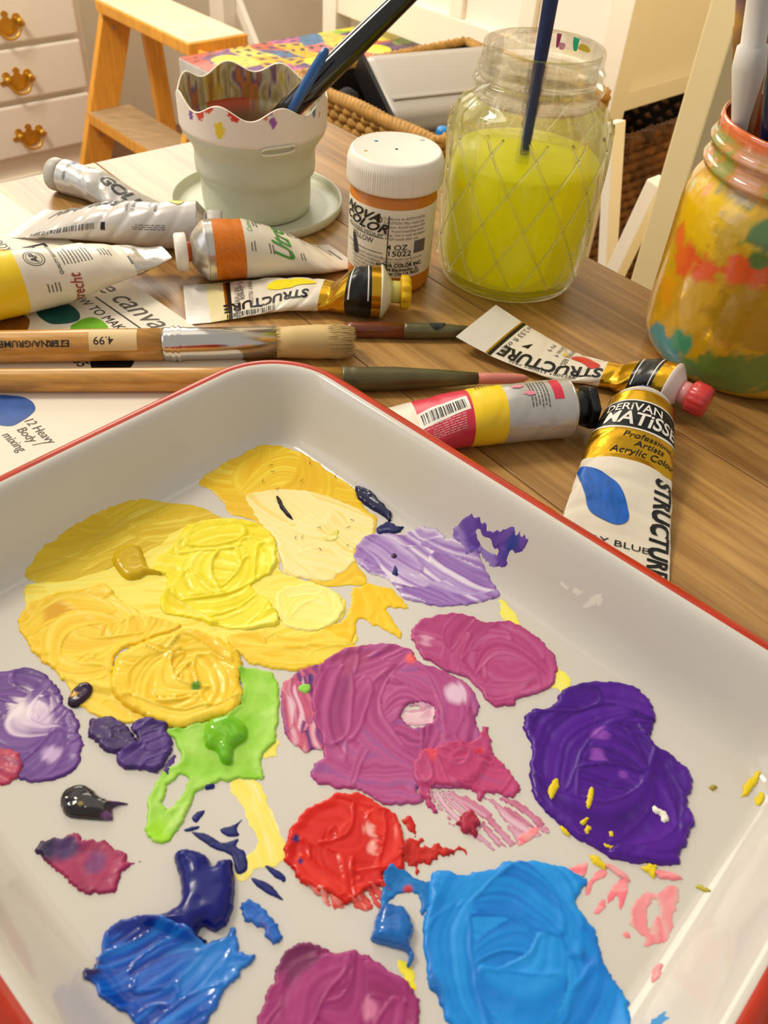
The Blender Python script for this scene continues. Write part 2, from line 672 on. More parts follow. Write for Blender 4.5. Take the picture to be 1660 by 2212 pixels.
# second white stand far behind the cup
es = thing('stand', W(1.44, 2.2, FZ), 'thin white stand with a braced leg behind the grey paint cup', 'stand')
_b, _z = onA(470, 60, 1.42)
mk('post', *ABbox(1.42, 1.46, _b - 0.034, _b + 0.034, FZ, 0.3, 0.002), m_white, es, smooth=False)
_b2, _z2 = onA(508, -10, 1.47)
_b3, _z3 = onA(552, 100, 1.47)
p0, p1 = W(1.47, _b2, _z2), W(1.47, _b3, _z3)
d = (p1 - p0)
p1 = p0 + d * ((FZ - p0[2]) / d[2])
p0 = p0 - d * 1.2
d = p1 - p0
sd = np.cross(d, eA)
sd /= np.linalg.norm(sd)
mk('brace', *box((p0 + p1) / 2, d / 2, sd * 0.012, eA * 0.008), m_white, es, smooth=False)

# ---------------------------------------------------------------- low bench carrying canvas and basket
BZ = -0.33
bench = thing('bench', W(1.0, 1.2, FZ), 'low white bench under the painted canvas', 'bench')
stool = thing('stool', W(0.86, 0.78, FZ), 'low white stool carrying the small golden basket', 'stool')
CZ = -0.23
mk('seat', *ABbox(0.88, 1.18, 1.05, 1.40, CZ - 0.025, CZ, 0.003), m_white, bench, smooth=False)
mk('seat', *ABbox(0.735, 1.06, 0.72, 0.98, BZ - 0.025, BZ, 0.003), m_white, stool, smooth=False)
for a in (0.765, 1.03):
    for b in (0.75, 0.95):
        mk('leg', *ABbox(a - 0.02, a + 0.02, b - 0.02, b + 0.02, FZ, BZ - 0.025), m_white, stool, smooth=False)
for a in (0.91, 1.15):
    for b in (1.08, 1.37):
        mk('leg', *ABbox(a - 0.02, a + 0.02, b - 0.02, b + 0.02, FZ, CZ - 0.025), m_white, bench, smooth=False)

# painted canvas: blocks of houses with windows
ca = thing('painted_canvas', W(1.14, 1.2, CZ), 'brightly painted canvas of crowded blocks with little windows under the desk', 'canvas')
a0, a1, b0, b1, zc = 0.831, 1.45, 1.02, 1.434, CZ + 0.03
mk('stretcher_bar', *ABbox(a0, a1, b0, b1, CZ, zc, 0.002), M('canvas_edge', (226, 222, 214), 0.35, var=(30, 0.3)), ca, smooth=False)
NU, NV = 260, 220
uu, vv = np.meshgrid(np.linspace(0, 1, NU), np.linspace(0, 1, NV), indexing='ij')
pal = [lin(c) for c in [(226, 214, 60), (236, 190, 50), (214, 92, 70), (196, 96, 160), (150, 200, 60), (230, 120, 120), (120, 80, 140), (60, 120, 170), (240, 220, 110)]]
wx = uu + 0.16 * (fbm(uu * 5, vv * 5, 2) - .5)
wy = vv + 0.16 * (fbm(uu * 5, vv * 5, 9) - .5)
bx, by = np.floor(wx * 13), np.floor(wy * 9 + np.floor(wx * 13) * 0.37)
idx = (_h(bx, by, 4) * len(pal)).astype(int) % len(pal)
cc = np.array(pal)[idx]
lx, ly = (wx * 13) % 1, (wy * 9 + np.floor(wx * 13) * 0.37) % 1
wi = (((lx * 2) % 1 > .3) & ((lx * 2) % 1 < .75) & ((ly * 2) % 1 > .35) & ((ly * 2) % 1 < .8) & (_h(bx, by, 13) > .3))
pal2 = np.array([lin(c) for c in [(40, 46, 90), (90, 40, 110), (30, 60, 110), (120, 30, 70)]])
cc[wi] = pal2[(_h(bx + 5, by, 8) * 4).astype(int) % 4][wi]
k = vn(uu * 90, vv * 90, 1)[..., None] * 0.5 + 0.55
cc = cc * k
fade = (vn(uu * 9, vv * 9, 6) > .68)[..., None]
cc = np.where(fade, np.array(lin((238, 226, 70))), cc)
V, F = grid(lambda u, v: W(a0 + 0.001 + (a1 - a0 - 0.002) * u, b0 + 0.001 + (b1 - b0 - 0.002) * v, zc + 0.0008), NU, NV)
mk('painting', V, F, M('canvas_paint', (255, 255, 255), 0.25, attr=True, coat=0.3), ca, smooth=False, cols=cc.reshape(-1, 3))

# ---------------------------------------------------------------- wicker baskets
m_wick = M('gold_wicker', (190, 140, 62), 0.6, var=(60, 0.4))
m_wick2 = M('dark_wicker', (156, 104, 54), 0.65, var=(26, 0.6), col2=(58, 34, 20))
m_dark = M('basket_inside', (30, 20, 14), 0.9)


def rope(p0, p1, r, tw, n):
    """twisted two-strand braid along a straight edge"""
    p0, p1 = np.asarray(p0), np.asarray(p1)
    x, y, z = frame(p1 - p0)
    L = np.linalg.norm(p1 - p0)
    parts = []
    for s in (0, pi):
        path = [p0 + (p1 - p0) * t + r * .55 * (x * math.cos(s + t * L / tw * 2 * pi) + y * math.sin(s + t * L / tw * 2 * pi)) for t in np.linspace(0, 1, n)]
        parts.append(sweep(path, r * .62, 6))
    return join(*parts)


def basket(root, a0, a1, b0, b1, z0, z1, m, step, rr, dark=True):
    # woven side strips: each row of each visible side is a row of over/under bumps
    cs = [(a0, b0), (a1, b0), (a1, b1), (a0, b1)]
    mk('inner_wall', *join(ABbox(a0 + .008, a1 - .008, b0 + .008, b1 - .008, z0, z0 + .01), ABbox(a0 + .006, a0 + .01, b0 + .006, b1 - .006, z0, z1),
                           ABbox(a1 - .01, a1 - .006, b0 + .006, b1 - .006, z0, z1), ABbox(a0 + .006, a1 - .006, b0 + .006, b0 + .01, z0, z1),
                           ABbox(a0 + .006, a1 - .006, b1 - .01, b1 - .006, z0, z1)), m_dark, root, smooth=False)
    rows = int((z1 - z0) / step)
    parts = []
    for r in range(rows):
        z = z0 + (r + .5) * step
        for e in range(4):
            p, q = cs[e], cs[(e + 1) % 4]
            L = math.hypot(q[0] - p[0], q[1] - p[1])
            n = max(4, int(L / (step * 0.8)))
            nr = ((p[1] - q[1]) / L * -1, (q[0] - p[0]) / L * -1)
            path = []
            for i in range(n + 1):
                t = i / n
                o = 0.004 * math.cos(pi * (i + r))
                path.append(W(p[0] + (q[0] - p[0]) * t + nr[0] * o, p[1] + (q[1] - p[1]) * t + nr[1] * o, z))
            parts.append(sweep(path, step * .56, 6))
    mk('weave', *join(*parts), m, root, kind='stuff')
    for e in range(4):
        p, q = cs[e], cs[(e + 1) % 4]
        mk('rim_braid', *rope(W(*p, z1), W(*q, z1), rr, rr * 1.6, 80), m, root)


zb = -0.10
r0 = P(735, 215, zb) @ eA
bk = thing('wicker_basket', W(r0 + 0.15, 0.93, BZ), 'small golden wicker basket holding plastic boxes, right behind the cup', 'basket')
bb1 = P(712, 200, zb) @ eB + 0.07
basket(bk, r0, r0 + 0.33, bb1 - 0.275, bb1, BZ + 0.006, zb, m_wick, 0.011, 0.009)

hz = onB(1400, 293, B0 + 0.1)[1]
ha = onB(1335, 315, B0 + 0.1)[0]
hb = thing('wicker_hamper', W(ha + 0.2, B0 + 0.3, FZ), 'large dark brown wicker hamper on the floor under the desk', 'basket')
basket(hb, ha - 0.08, ha + 0.40, B0 + 0.1, B0 + 0.42, FZ, hz, m_wick2, 0.02, 0.014)

# grey plastic case with dark strap, papers and a white carton lying in the small basket
m_gp = M('grey_plastic', (172, 166, 158), 0.35)
gc = thing('plastic_case', W(r0 + 0.16, 0.85, -0.165), 'light grey plastic case with a black edge strap lying in the golden basket', 'case')
dx = np.array([math.cos(math.radians(30)), math.sin(math.radians(30)), 0])
dy = np.array([-dx[1], dx[0], 0])
nrm = np.array([-dy[0] * .45, -dy[1] * .45, .893])
vv_ = np.cross(nrm, dx)
cc0 = np.array(P(800, 208, -0.115)) + dx * 0.118
mk('shell', *box(cc0, dx * 0.112, vv_ * 0.058, nrm * 0.018, 0.016), m_gp, gc)
mk('lid_ridge', *box(cc0 + nrm * 0.019 - vv_ * 0.026, dx * 0.10, vv_ * 0.003, nrm * 0.002, 0.001), m_gp, gc)
mk('strap', *box(cc0 - dx * 0.112, dx * 0.003, vv_ * 0.059, nrm * 0.019, 0.002), M('black_rubber', (22, 20, 20), 0.5), gc, smooth=False)
clow = float((cc0 - vv_ * 0.058 - nrm * 0.018)[2])
mk('carton', *ABbox(r0 + 0.066, r0 + 0.30, bb1 - 0.250, bb1 - 0.085, BZ + 0.017, clow - 0.001, 0.004), M('white_card', (206, 198, 184), 0.6), smooth=False,
   label='white carton filling the golden basket below the grey case', cat='carton')
_d = ray(750, 232)
c3 = CAM + _d * ((r0 + 0.040) / (_d @ eA))
_zl = BZ + 0.017
mk('black_pouch', *lathe([(0.010, 0), (0.017, 0.006), (0.018, 0.08), (0.019, c3[2] + 0.005 - _zl), (0.014, c3[2] + 0.018 - _zl), (0.005, c3[2] + 0.024 - _zl)], (c3[0], c3[1], _zl), (0, 0, 1), 20, (True, True)),
   M('black_cloth', (16, 14, 14), 0.8), label='black pouch standing in the golden basket beside the grey case', cat='pouch')
_d = ray(956, 303)
c4 = CAM + _d * ((r0 + 0.040) / (_d @ eA))
bo = thing('small_bottle', (c4[0], c4[1], _zl), 'small bottle with blue cap seen between white paint pot and yellow jar', 'bottle')
mk('bottle', *lathe([(0.010, 0), (0.011, 0.004), (0.011, c4[2] - _zl - 0.02), (0.007, c4[2] - _zl - 0.008)], (c4[0], c4[1], _zl), (0, 0, 1), 24, (True, True)), M('bottle_white', (226, 222, 214), 0.4), bo)
mk('cap', *lathe([(0.008, -0.008), (0.0085, -0.006), (0.0085, 0.012), (0.007, 0.015)], c4, (0, 0, 1), 20, (True, True)), M('blue_cap', (30, 130, 200), 0.4), bo)
# ================================================================== TABLE
TH = math.radians(133.0)
t2 = np.array([math.cos(TH), math.sin(TH), 0])          # plank direction
t1 = np.array([math.sin(TH), -math.cos(TH), 0])         # across planks, to the back right
AE = P(1260, 549) @ t1
BE = (P(0, 397) @ t2 + P(430, 300) @ t2) / 2
J1 = P(758, 763) @ t1
J2 = P(950, 612) @ t1
pwid = J2 - J1


def wood_mat(name, base, dark, seed):
    m = bpy.data.materials.new(name)
    m.use_nodes = True
    nt = m.node_tree
    b = nt.nodes['Principled BSDF']
    tc = nt.nodes.new('ShaderNodeTexCoord')
    mp = nt.nodes.new('ShaderNodeMapping')
    mp.inputs['Location'].default_value = (seed * 3.7, seed * 1.3, 0)
    mp.inputs['Rotation'].default_value = (0, 0, -TH)
    mp2 = nt.nodes.new('ShaderNodeMapping')
    mp2.inputs['Scale'].default_value = (3.5, 70, 30)
    n1 = nt.nodes.new('ShaderNodeTexNoise')
    n1.inputs['Scale'].default_value = 1.6
    n1.inputs['Detail'].default_value = 8
    n1.inputs['Roughness'].default_value = 0.62
    n1.inputs['Distortion'].default_value = 0.6
    n2 = nt.nodes.new('ShaderNodeTexNoise')
    n2.inputs['Scale'].default_value = 9
    n2.inputs['Detail'].default_value = 6
    r = nt.nodes.new('ShaderNodeValToRGB')
    e = r.color_ramp.elements
    e[0].position, e[1].position = 0.34, 0.66
    e[0].color = lin(dark) + (1,)
    e[1].color = lin(base) + (1,)
    mx = nt.nodes.new('ShaderNodeMix')
    mx.data_type = 'RGBA'
    mx.blend_type = 'MULTIPLY'
    mx.inputs[0].default_value = 0.30
    L = nt.links.new
    L(tc.outputs['Object'], mp.inputs[0])
    L(mp.outputs[0], mp2.inputs[0])
    L(mp2.outputs[0], n1.inputs['Vector'])
    L(mp.outputs[0], n2.inputs['Vector'])
    L(n1.outputs['Fac'], r.inputs[0])
    L(r.outputs[0], mx.inputs[6])
    L(n2.outputs['Fac'], mx.inputs[7])
    L(mx.outputs[2], b.inputs['Base Color'])
    bp = nt.nodes.new('ShaderNodeBump')
    bp.inputs['Strength'].default_value = 0.25
    bp.inputs['Distance'].default_value = 0.0006
    L(n1.outputs['Fac'], bp.inputs['Height'])
    L(bp.outputs[0], b.inputs['Normal'])
    b.inputs['Roughness'].default_value = 0.33
    b.inputs['Specular IOR Level'].default_value = 0.75
    return m


table = thing('table', t1 * 0 + np.array([0, 0.2, FZ]), 'oak plank table carrying the enamel tray, paint tubes and jars', 'table')
wm = [wood_mat('table_wood_%s' % n, c, d, i) for i, (n, c, d) in enumerate([('honey', (206, 158, 88), (140, 96, 46)), ('oak', (196, 148, 82), (132, 90, 44)), ('tan', (212, 164, 94), (148, 104, 52))])]


def pbox(a0, a1, b0, b1, z0, z1, bev=0.0):
    return box(t1 * (a0 + a1) / 2 + t2 * (b0 + b1) / 2 + np.array([0, 0, (z0 + z1) / 2]), t1 * (a1 - a0) / 2, t2 * (b1 - b0) / 2, np.array([0, 0, (z1 - z0) / 2]), bev)


edges = [J1 - 4 * pwid, J1 - 3 * pwid, J1 - 2 * pwid, J1 - pwid, J1, J2, AE]
for i in range(len(edges) - 1):
    mk('plank', *pbox(edges[i] + 0.0003, edges[i + 1] - 0.0003, -0.45, BE, -0.022, 0.0, 0.0008), wm[(i * 2) % 3], table, smooth=False)
mk('apron', *pbox(edges[0] + 0.03, AE - 0.03, -0.42, BE - 0.03, -0.09, -0.022), wm[1], table, smooth=False)
for a in (edges[0] + 0.04, AE - 0.06):
    for b in (-0.40, BE - 0.06):
        mk('leg', *pbox(a - 0.025, a + 0.025, b - 0.025, b + 0.025, FZ, -0.022), wm[0], table, smooth=False)

# ================================================================== PAPER with colour swatches
m_paper = M('paper', (240, 230, 210), 0.75)
m_ink = M('black_ink', (38, 34, 32), 0.6)
m_pencil = M('pencil', (96, 90, 82), 0.7)
pe0, pe1 = P(3, 419), P(520, 775)
pd = (pe1 - pe0) / np.linalg.norm(pe1 - pe0)            # along the right edge, towards the viewer
pn = np.array([pd[1], -pd[0], 0])                       # into the sheet
if pn[0] > 0:
    pn = -pn
paper = thing('paper_sheet', (pe0 + pe1) / 2 + pn * 0.1, 'white paper sheet with handwriting and round colour swatches under the brushes', 'paper')


def onpaper(x, y, e=0.0):
    return pe0 + pd * x - pn * y + np.array([0, 0, 0.0006 + e])


def pap(px, py):
    q = P(px, py, 0.0006) - pe0
    return q @ pd, -(q @ pn)


mk('sheet', *box(pe0 + pd * 0.13 + pn * 0.12 + np.array([0, 0, 0.00035]), pd * 0.21, pn * 0.12, np.array([0, 0, 0.00025])), m_paper, paper, smooth=False)
sw = [((125, 676), 0.0125, (20, 92, 84), 'teal'), ((195, 712), 0.0115, (120, 190, 30), 'green'), ((28, 700), 0.010, (150, 92, 30), 'brown'),
      ((243, 783), 0.0115, (26, 28, 36), 'black'), ((16, 885), 0.0125, (52, 96, 176), 'blue'), ((4, 548), 0.006, (230, 150, 30), 'orange')]
for i, ((x, y), r, c, n) in enumerate(sw):
    cx, cy = pap(x, y)
    pts = [(cx + r * (1.15 + .12 * math.sin(3 * t + i)) * math.cos(t), cy + r * (.92 + .1 * math.cos(2 * t + i)) * math.sin(t)) for t in np.linspace(0, 2 * pi, 14)[:-1]]
    V, F = blobxy(pts, 3, 4)
    mk('swatch', [onpaper(p[0], p[1], 0.0002) for p in V], F, M('swatch_' + n, c, 0.5, var=(200, 0.25)), paper, label=n + ' paint swatch')


def ptxt(s, px, py, size, mat, bold=0.0, shear=0.2, xs=1.0, rot=0.0):
    x, y = pap(px, py)
    letters('handwriting', onpaper, [(s, x, y, size, rot, bold, shear, xs)], mat, paper, 0.0002)


ptxt('large canvas', 262, 642, 0.020, m_pencil, 0.0, 0.3, 1.05)
ptxt('HOW TO MAKE T', 216, 677, 0.0085, m_ink, 0.0, 0.1, 1.0)
ptxt('pa', 97, 536, 0.020, m_ink, 0.01, 0.2)
ptxt('BODY / HIGH', 22, 545, 0.0085, m_pencil, 0.0, 0.1)
ptxt('12 Heavy', 85, 930, 0.0066, m_pencil, 0.0, 0.15)
ptxt('Body /', 62, 943, 0.0066, m_pencil, 0.0, 0.15)
ptxt('mixing', 30, 955, 0.0066, m_pencil, 0.0, 0.15)
ptxt('185', 168, 780, 0.0085, m_ink, 0.0, 0.15)
x0, y0 = pap(205, 642)
x1, y1 = pap(305, 712)
mk('ruled_line', [onpaper(x0, y0, .0002), onpaper(x1, y1, .0002), onpaper(x1, y1 + .0009, .0002), onpaper(x0, y0 + .0009, .0002)], [(0, 1, 2, 3)], m_ink, paper, smooth=False)

# ================================================================== ENAMEL TRAY
TA = math.radians(-40.0)
tu = np.array([math.cos(TA), math.sin(TA), 0])
tv = np.array([-math.sin(TA), math.cos(TA), 0])
U0, U1, V0, V1 = -0.2765, 0.0304, -0.0032, 0.2375
TC = ((U0 + U1) / 2, (V0 + V1) / 2)
TL = ((U1 - U0) / 2, (V1 - V0) / 2)
TR, TZ, TF = 0.036, 0.035, 0.0015
_pd = np.array([0, .0008, .002, .0035, .0055, .008, .0105, .013, .0155, .018, .0205, .024])
_pz = np.array([.035, .0349, .0344, .0330, .0295, .0235, .0172, .0112, .0068, .0038, .0021, .0015])


def _cub(x):
    """smooth profile by Catmull-Rom through (_pd, _pz)"""
    x = np.clip(x, 0, _pd[-1])
    m = np.gradient(_pz, _pd)
    m[0], m[-1] = 0, 0
    i = np.clip(np.searchsorted(_pd, x, side='right') - 1, 0, len(_pd) - 2)
    h = _pd[i + 1] - _pd[i]
    t = (x - _pd[i]) / h
    return ((2 * t**3 - 3 * t**2 + 1) * _pz[i] + (t**3 - 2 * t**2 + t) * h * m[i] + (-2 * t**3 + 3 * t**2) * _pz[i + 1] + (t**3 - t**2) * h * m[i + 1])


def tray_d(u, v):
    qx, qy = np.abs(u - TC[0]) - (TL[0] - TR), np.abs(v - TC[1]) - (TL[1] - TR)
    return -(np.minimum(np.maximum(qx, qy), 0) + np.hypot(np.maximum(qx, 0), np.maximum(qy, 0)) - TR)


def tray_z(u, v):
    return _cub(tray_d(np.asarray(u, float), np.asarray(v, float)))


def uvw(u, v, z):
    return tu * u + tv * v + np.array([0, 0, z])


def ring(d, z, n=14, ns=10):
    """rounded rectangle loop inset by d"""
    r = max(TR - d, 0.002)
    lx, ly = TL[0] - d - r, TL[1] - d - r
    out = []
    for k, (sx, sy) in enumerate(((1, 1), (-1, 1), (-1, -1), (1, -1))):
        arc = [(TC[0] + sx * lx + r * math.cos(k * pi / 2 + pi / 2 * i / n), TC[1] + sy * ly + r * math.sin(k * pi / 2 + pi / 2 * i / n)) for i in range(n + 1)]
        out += arc
        nx = ((1, 1), (-1, 1), (-1, -1), (1, -1))[(k + 1) % 4]
        a = (k + 1) * pi / 2
        e = (TC[0] + nx[0] * lx + r * math.cos(a), TC[1] + nx[1] * ly + r * math.sin(a))
        for i in range(1, ns):
            out.append((arc[-1][0] + (e[0] - arc[-1][0]) * i / ns, arc[-1][1] + (e[1] - arc[-1][1]) * i / ns))
    return [uvw(u, v, z) for u, v in out]


def rings(prof, cap=False):
    V, F, m = [], [], None
    for d, z in prof:
        r = ring(d, z)
        m = len(r)
        V += r
    for i in range(len(prof) - 1):
        for k in range(m):
            F.append((i * m + k, i * m + (k + 1) % m, (i + 1) * m + (k + 1) % m, (i + 1) * m + k))
    if cap:
        F.append(tuple(range((len(prof) - 1) * m, len(prof) * m)))
    return V, F


m_enamel = M('white_enamel', (214, 208, 198), 0.12, spec=0.6, var=(14, 0.05))
m_rim = M('orange_red_enamel', (196, 52, 16), 0.16, spec=0.6, var=(60, 0.2))
tray = thing('enamel_tray', uvw(TC[0], TC[1], 0), 'white enamel tray with orange red rim used as a paint palette', 'tray')
inner = [(d, float(_cub(np.array(d)))) for d in np.linspace(0, 0.024, 34)]
V, F = rings(inner, True)
mk('basin', V, F, m_enamel, tray)
outer = [(-0.0006, .0340), (0.0012, .0325), (.0035, .0285), (.0065, .0215), (.0095, .0140), (.0125, .0080), (.0155, .0042), (.019, .0016), (.024, .0003)]
fixn(mk('underside', *rings(outer, True), m_rim, tray))
rim = [(0.0002, .03495), (-.0008, .0353), (-.0022, .0354), (-.0036, .0347), (-.0052, .0335), (-.0065, .0320), (-.0073, .0308), (-.0072, .0297), (-.006, .0290),
       (-.0045, .0293), (-.0032, .0306), (-.0015, .0330), (-.0006, .0340)]
fixn(mk('rim', *rings(rim), m_rim, tray))


# ================================================================== PAINT on the tray
def pick(px, py):
    """pixel -> (u, v) on the tray's inner surface"""
    d = ray(px, py)
    lo, hi = (0.034 - CH) / d[2], (TF - CH) / d[2]
    for _ in range(40):
        t = (lo + hi) / 2
        q = CAM + d * t
        if q[2] > tray_z(q @ tu, q @ tv):
            lo = t
        else:
            hi = t
    q = CAM + d * hi
    return q @ tu, q @ tv


GS = 0.0005
GU0, GV0 = U0 - 0.01, V0 - 0.08
GN, GM = int((U1 - U0 + 0.05) / GS), int((V1 - V0 + 0.10) / GS)
HG = np.zeros((GN, GM))


def insd(pu, pv, loops):
    """signed distance (positive inside) and nearest boundary point for points to loops"""
    ins = np.zeros(pu.shape, bool)
    best = np.full(pu.shape, 1e9)
    bu, bv = pu.copy(), pv.copy()
    for L in loops:
        x0, y0 = L[:, 0], L[:, 1]
        x1, y1 = np.roll(x0, -1), np.roll(y0, -1)
        for a, b, c, d in zip(x0, y0, x1, y1):
            cond = ((b > pv) != (d > pv))
            if b != d:
                ins ^= cond & (pu < (c - a) * (pv - b) / (d - b) + a)
            ex, ey = c - a, d - b
            l2 = ex * ex + ey * ey + 1e-18
            t = np.clip(((pu - a) * ex + (pv - b) * ey) / l2, 0, 1)
            qx, qy = a + t * ex, b + t * ey
            ds = (pu - qx) ** 2 + (pv - qy) ** 2
            m = ds < best
            best = np.where(m, ds, best)
            bu = np.where(m, qx, bu)
            bv = np.where(m, qy, bv)
    sd = np.sqrt(best)
    return np.where(ins, sd, -sd), bu, bv


def box_blur(a, k):
    for ax in (0, 1):
        s = a.copy()
        for i in range(1, k + 1):
            s += np.roll(a, i, ax) + np.roll(a, -i, ax)
        a = s / (2 * k + 1)
    return a


def dab(name, label, outline, cols, th=0.0008, mode='swirl', center=None, direc=None, ridge=0.0003, freq=350, edge=0.0009,
        jag=0.0004, lump=0.0, thin=None, rough=0.40, holes=(), seed=None, contrast=1.6, bias=0.0, dome=0.0, spots=(), group=None, cat='paint dab', coat=0.05,
        parent=None):
    """a dab of paint: outline in photo pixels laid on the tray, relief as real height"""
    global HG
    seed = seed if seed is not None else (sum(map(ord, label)) % 97) + len(outline)
    loops = []
    for o in [outline] + list(holes):
        pts = np.array([pick(*p) for p in o])
        c = catmull(pts, 11, True)
        i = np.arange(len(c))
        dn = np.roll(c, -1, 0) - np.roll(c, 1, 0)
        dn = np.stack([-dn[:, 1], dn[:, 0]], 1)
        dn /= np.linalg.norm(dn, axis=1)[:, None] + 1e-12
        w = (vn(i * 0.8, i * 0 + 1, seed) - .5) * 2.2 + (vn(i * 0.21, i * 0 + 4, seed) - .5) * 3.0
        loops.append(c + dn * w[:, None] * jag)
    L = loops[0]
    g = GS
    i0, i1 = int((L[:, 0].min() - GU0) / g) - 1, int((L[:, 0].max() - GU0) / g) + 3
    j0, j1 = int((L[:, 1].min() - GV0) / g) - 1, int((L[:, 1].max() - GV0) / g) + 3
    i0, j0 = max(i0, 0), max(j0, 0)
    i1, j1 = min(i1, GN), min(j1, GM)
    pu, pv = np.meshgrid(GU0 + np.arange(i0, i1) * g, GV0 + np.arange(j0, j1) * g, indexing='ij')
    sd, bu, bv = insd(pu, pv, loops)
    ins = sd > 0
    if center is None:
        cu, cv = L.mean(0)
    else:
        cu, cv = pick(*center)
    if direc is None:
        ang0 = 0.6
    else:
        a_, b_ = np.array(pick(*direc[0])), np.array(pick(*direc[1]))
        ang0 = math.atan2(b_[1] - a_[1], b_[0] - a_[0])
    w1 = (fbm(pu * 60, pv * 60, seed) - .5)
    w2 = (fbm(pu * 60, pv * 60, seed + 11) - .5)
    lo = fbm(pu * 90, pv * 90, seed + 21, 3) - .5
    off, edg, tin = np.zeros(pu.shape), np.zeros(pu.shape), np.zeros(pu.shape)
    fh = min(freq * 5, 950)
    if mode == 'lump':
        n = fbm(pu * freq * .5, pv * freq * .5, seed, 4)
    else:
        c_, s_ = math.cos(ang0), math.sin(ang0)
        ql = (pu - cu) * c_ + (pv - cv) * s_ + w1 * .010
        qp = -(pu - cu) * s_ + (pv - cv) * c_ + w2 * .010
        n = .5 * vn(qp * freq * 1.6, ql * freq * .07, seed) + .5 * vn(qp * fh, ql * freq * .15, seed + 9)
    if mode in ('swirl', 'stroke') and ins.sum() > 150:
        # overlapping brush or knife strokes, each with its own direction, streaks and raised edge
        rg = np.random.default_rng(seed)
        size = math.sqrt(ins.sum()) * g
        ii, jj = np.nonzero(ins)
        for k in range(int(np.clip(size / 0.0035, 5, 14))):
            q0 = rg.integers(len(ii))
            x0, y0 = pu[ii[q0], jj[q0]], pv[ii[q0], jj[q0]]
            rc = math.hypot(x0 - cu, y0 - cv)
            sa, sb = size * rg.uniform(.25, .5), size * rg.uniform(.10, .2)
            if mode == 'swirl':
                an = math.atan2(y0 - cv, x0 - cu) + pi / 2 + rg.uniform(-.35, .35)
                cur = .5 / max(rc, size * .12)
            else:
                an, cur = ang0 + rg.uniform(-.3, .3), rg.uniform(-.5, .5) / size
            ca, sn = math.cos(an), math.sin(an)
            lx, ly = (pu - x0) * ca + (pv - y0) * sn, -(pu - x0) * sn + (pv - y0) * ca
            ly = ly - cur * lx * lx + w2 * .004
            qq = (lx / sa) ** 2 + (ly / sb) ** 2 + w1 * .7
            m = qq < 1
            st = .45 * vn(ly * freq * 2.2, lx * freq * .05, seed + k) + .55 * vn(ly * fh, lx * freq * .10, seed + k + 40)
            n = np.where(m, st, n)
            off = np.where(m, rg.uniform(-1, 1), off)
            edg = np.where(m, np.exp(-((qq - .88) / .12) ** 2) * np.where(ly > 0, 1.0, .35), edg)
            tin = np.where(m, rg.uniform(-.22, .22), tin)
        off = box_blur(off, 2)
    e = np.clip(sd / edge, 0, 1)
    prof = np.sqrt(np.clip(1 - (1 - e) ** 2, 0, 1)) * (0.62 + .38 * np.clip(1 - (sd - edge) / (3 * edge), 0, 1))
    if mode == 'lump':
        h = th * prof + ridge * .8 * (n - .5) * 2 * e + lump * lo * 2 * e
    else:
        h = th * prof + (ridge * .38 * (n - .5) * 2 + ridge * .45 * off + ridge * .75 * edg) * e + (lump + .00010) * lo * 2 * e
    if dome:
        R = max(sd.max(), 1e-5)
        q = np.clip(sd / R, 0, 1)
        h = h + dome * np.sqrt(np.clip(1 - (1 - q) ** 2, 0, 1)) * (0.85 + .5 * lo)
    h = np.maximum(h, 0.00006)
    keep = ins.copy()
    if thin is not None:
        keep &= n > thin + 0.0 * e
    base = box_blur(HG[i0:i1, j0:j1].copy(), 2)
    cell = keep[:-1, :-1] | keep[1:, :-1] | keep[:-1, 1:] | keep[1:, 1:]
    used = np.zeros(keep.shape, bool)
    used[:-1, :-1] |= cell
    used[1:, :-1] |= cell
    used[:-1, 1:] |= cell
    used[1:, 1:] |= cell
    X = np.where(ins, pu, bu)
    Y = np.where(ins, pv, bv)
    hh = np.where(keep, h, 0.00003)
    Z = tray_z(X, Y) + base + hh + 0.00004
    k = len(cols)
    t = np.clip((n - .5) * contrast * .9 + .5 + bias + tin + lo * .4, 0, .9999) * (k - 1)
    pal = np.array([lin(c) for c in cols] + [lin(cols[-1])])
    ti = t.astype(int)
    tf = (t - ti)[..., None]
    C = pal[ti] * (1 - tf) + pal[ti + 1] * tf
    for (sx, sy), sr, sc in spots:       # local pigment streaks: pixel centre, radius in metres, colour
        su, sv = pick(sx, sy)
        dd = np.hypot(pu - su, pv - sv) + (n - .5) * sr * 1.2
        ww = np.clip((sr - dd) / (sr * .5), 0, 1)[..., None]
        C = C * (1 - ww) + np.array(lin(sc)) * ww
    idx = -np.ones(keep.shape, int)
    ui, uj = np.nonzero(used)
    idx[ui, uj] = np.arange(len(ui))
    V = X[ui, uj][:, None] * tu + Y[ui, uj][:, None] * tv + Z[ui, uj][:, None] * np.array([0, 0, 1.0])
    ci, cj = np.nonzero(cell)
    F = np.stack([idx[ci, cj], idx[ci + 1, cj], idx[ci + 1, cj + 1], idx[ci, cj + 1]], 1)
    HG[i0:i1, j0:j1] = np.where(keep, np.maximum(base + hh, HG[i0:i1, j0:j1]), HG[i0:i1, j0:j1])
    mt = M('paint_%d' % int(rough * 100), (255, 255, 255), rough, attr=True, spec=0.38, coat=coat, bump=(700, 0.05, 0.0003))
    return mk(name, V, F, mt, parent, cols=C[ui, uj], label=None if parent else label, cat=None if parent else cat, group=group)
YD, YL, YP, YG = (238, 196, 30), (246, 226, 34), (250, 226, 130), (246, 204, 40)
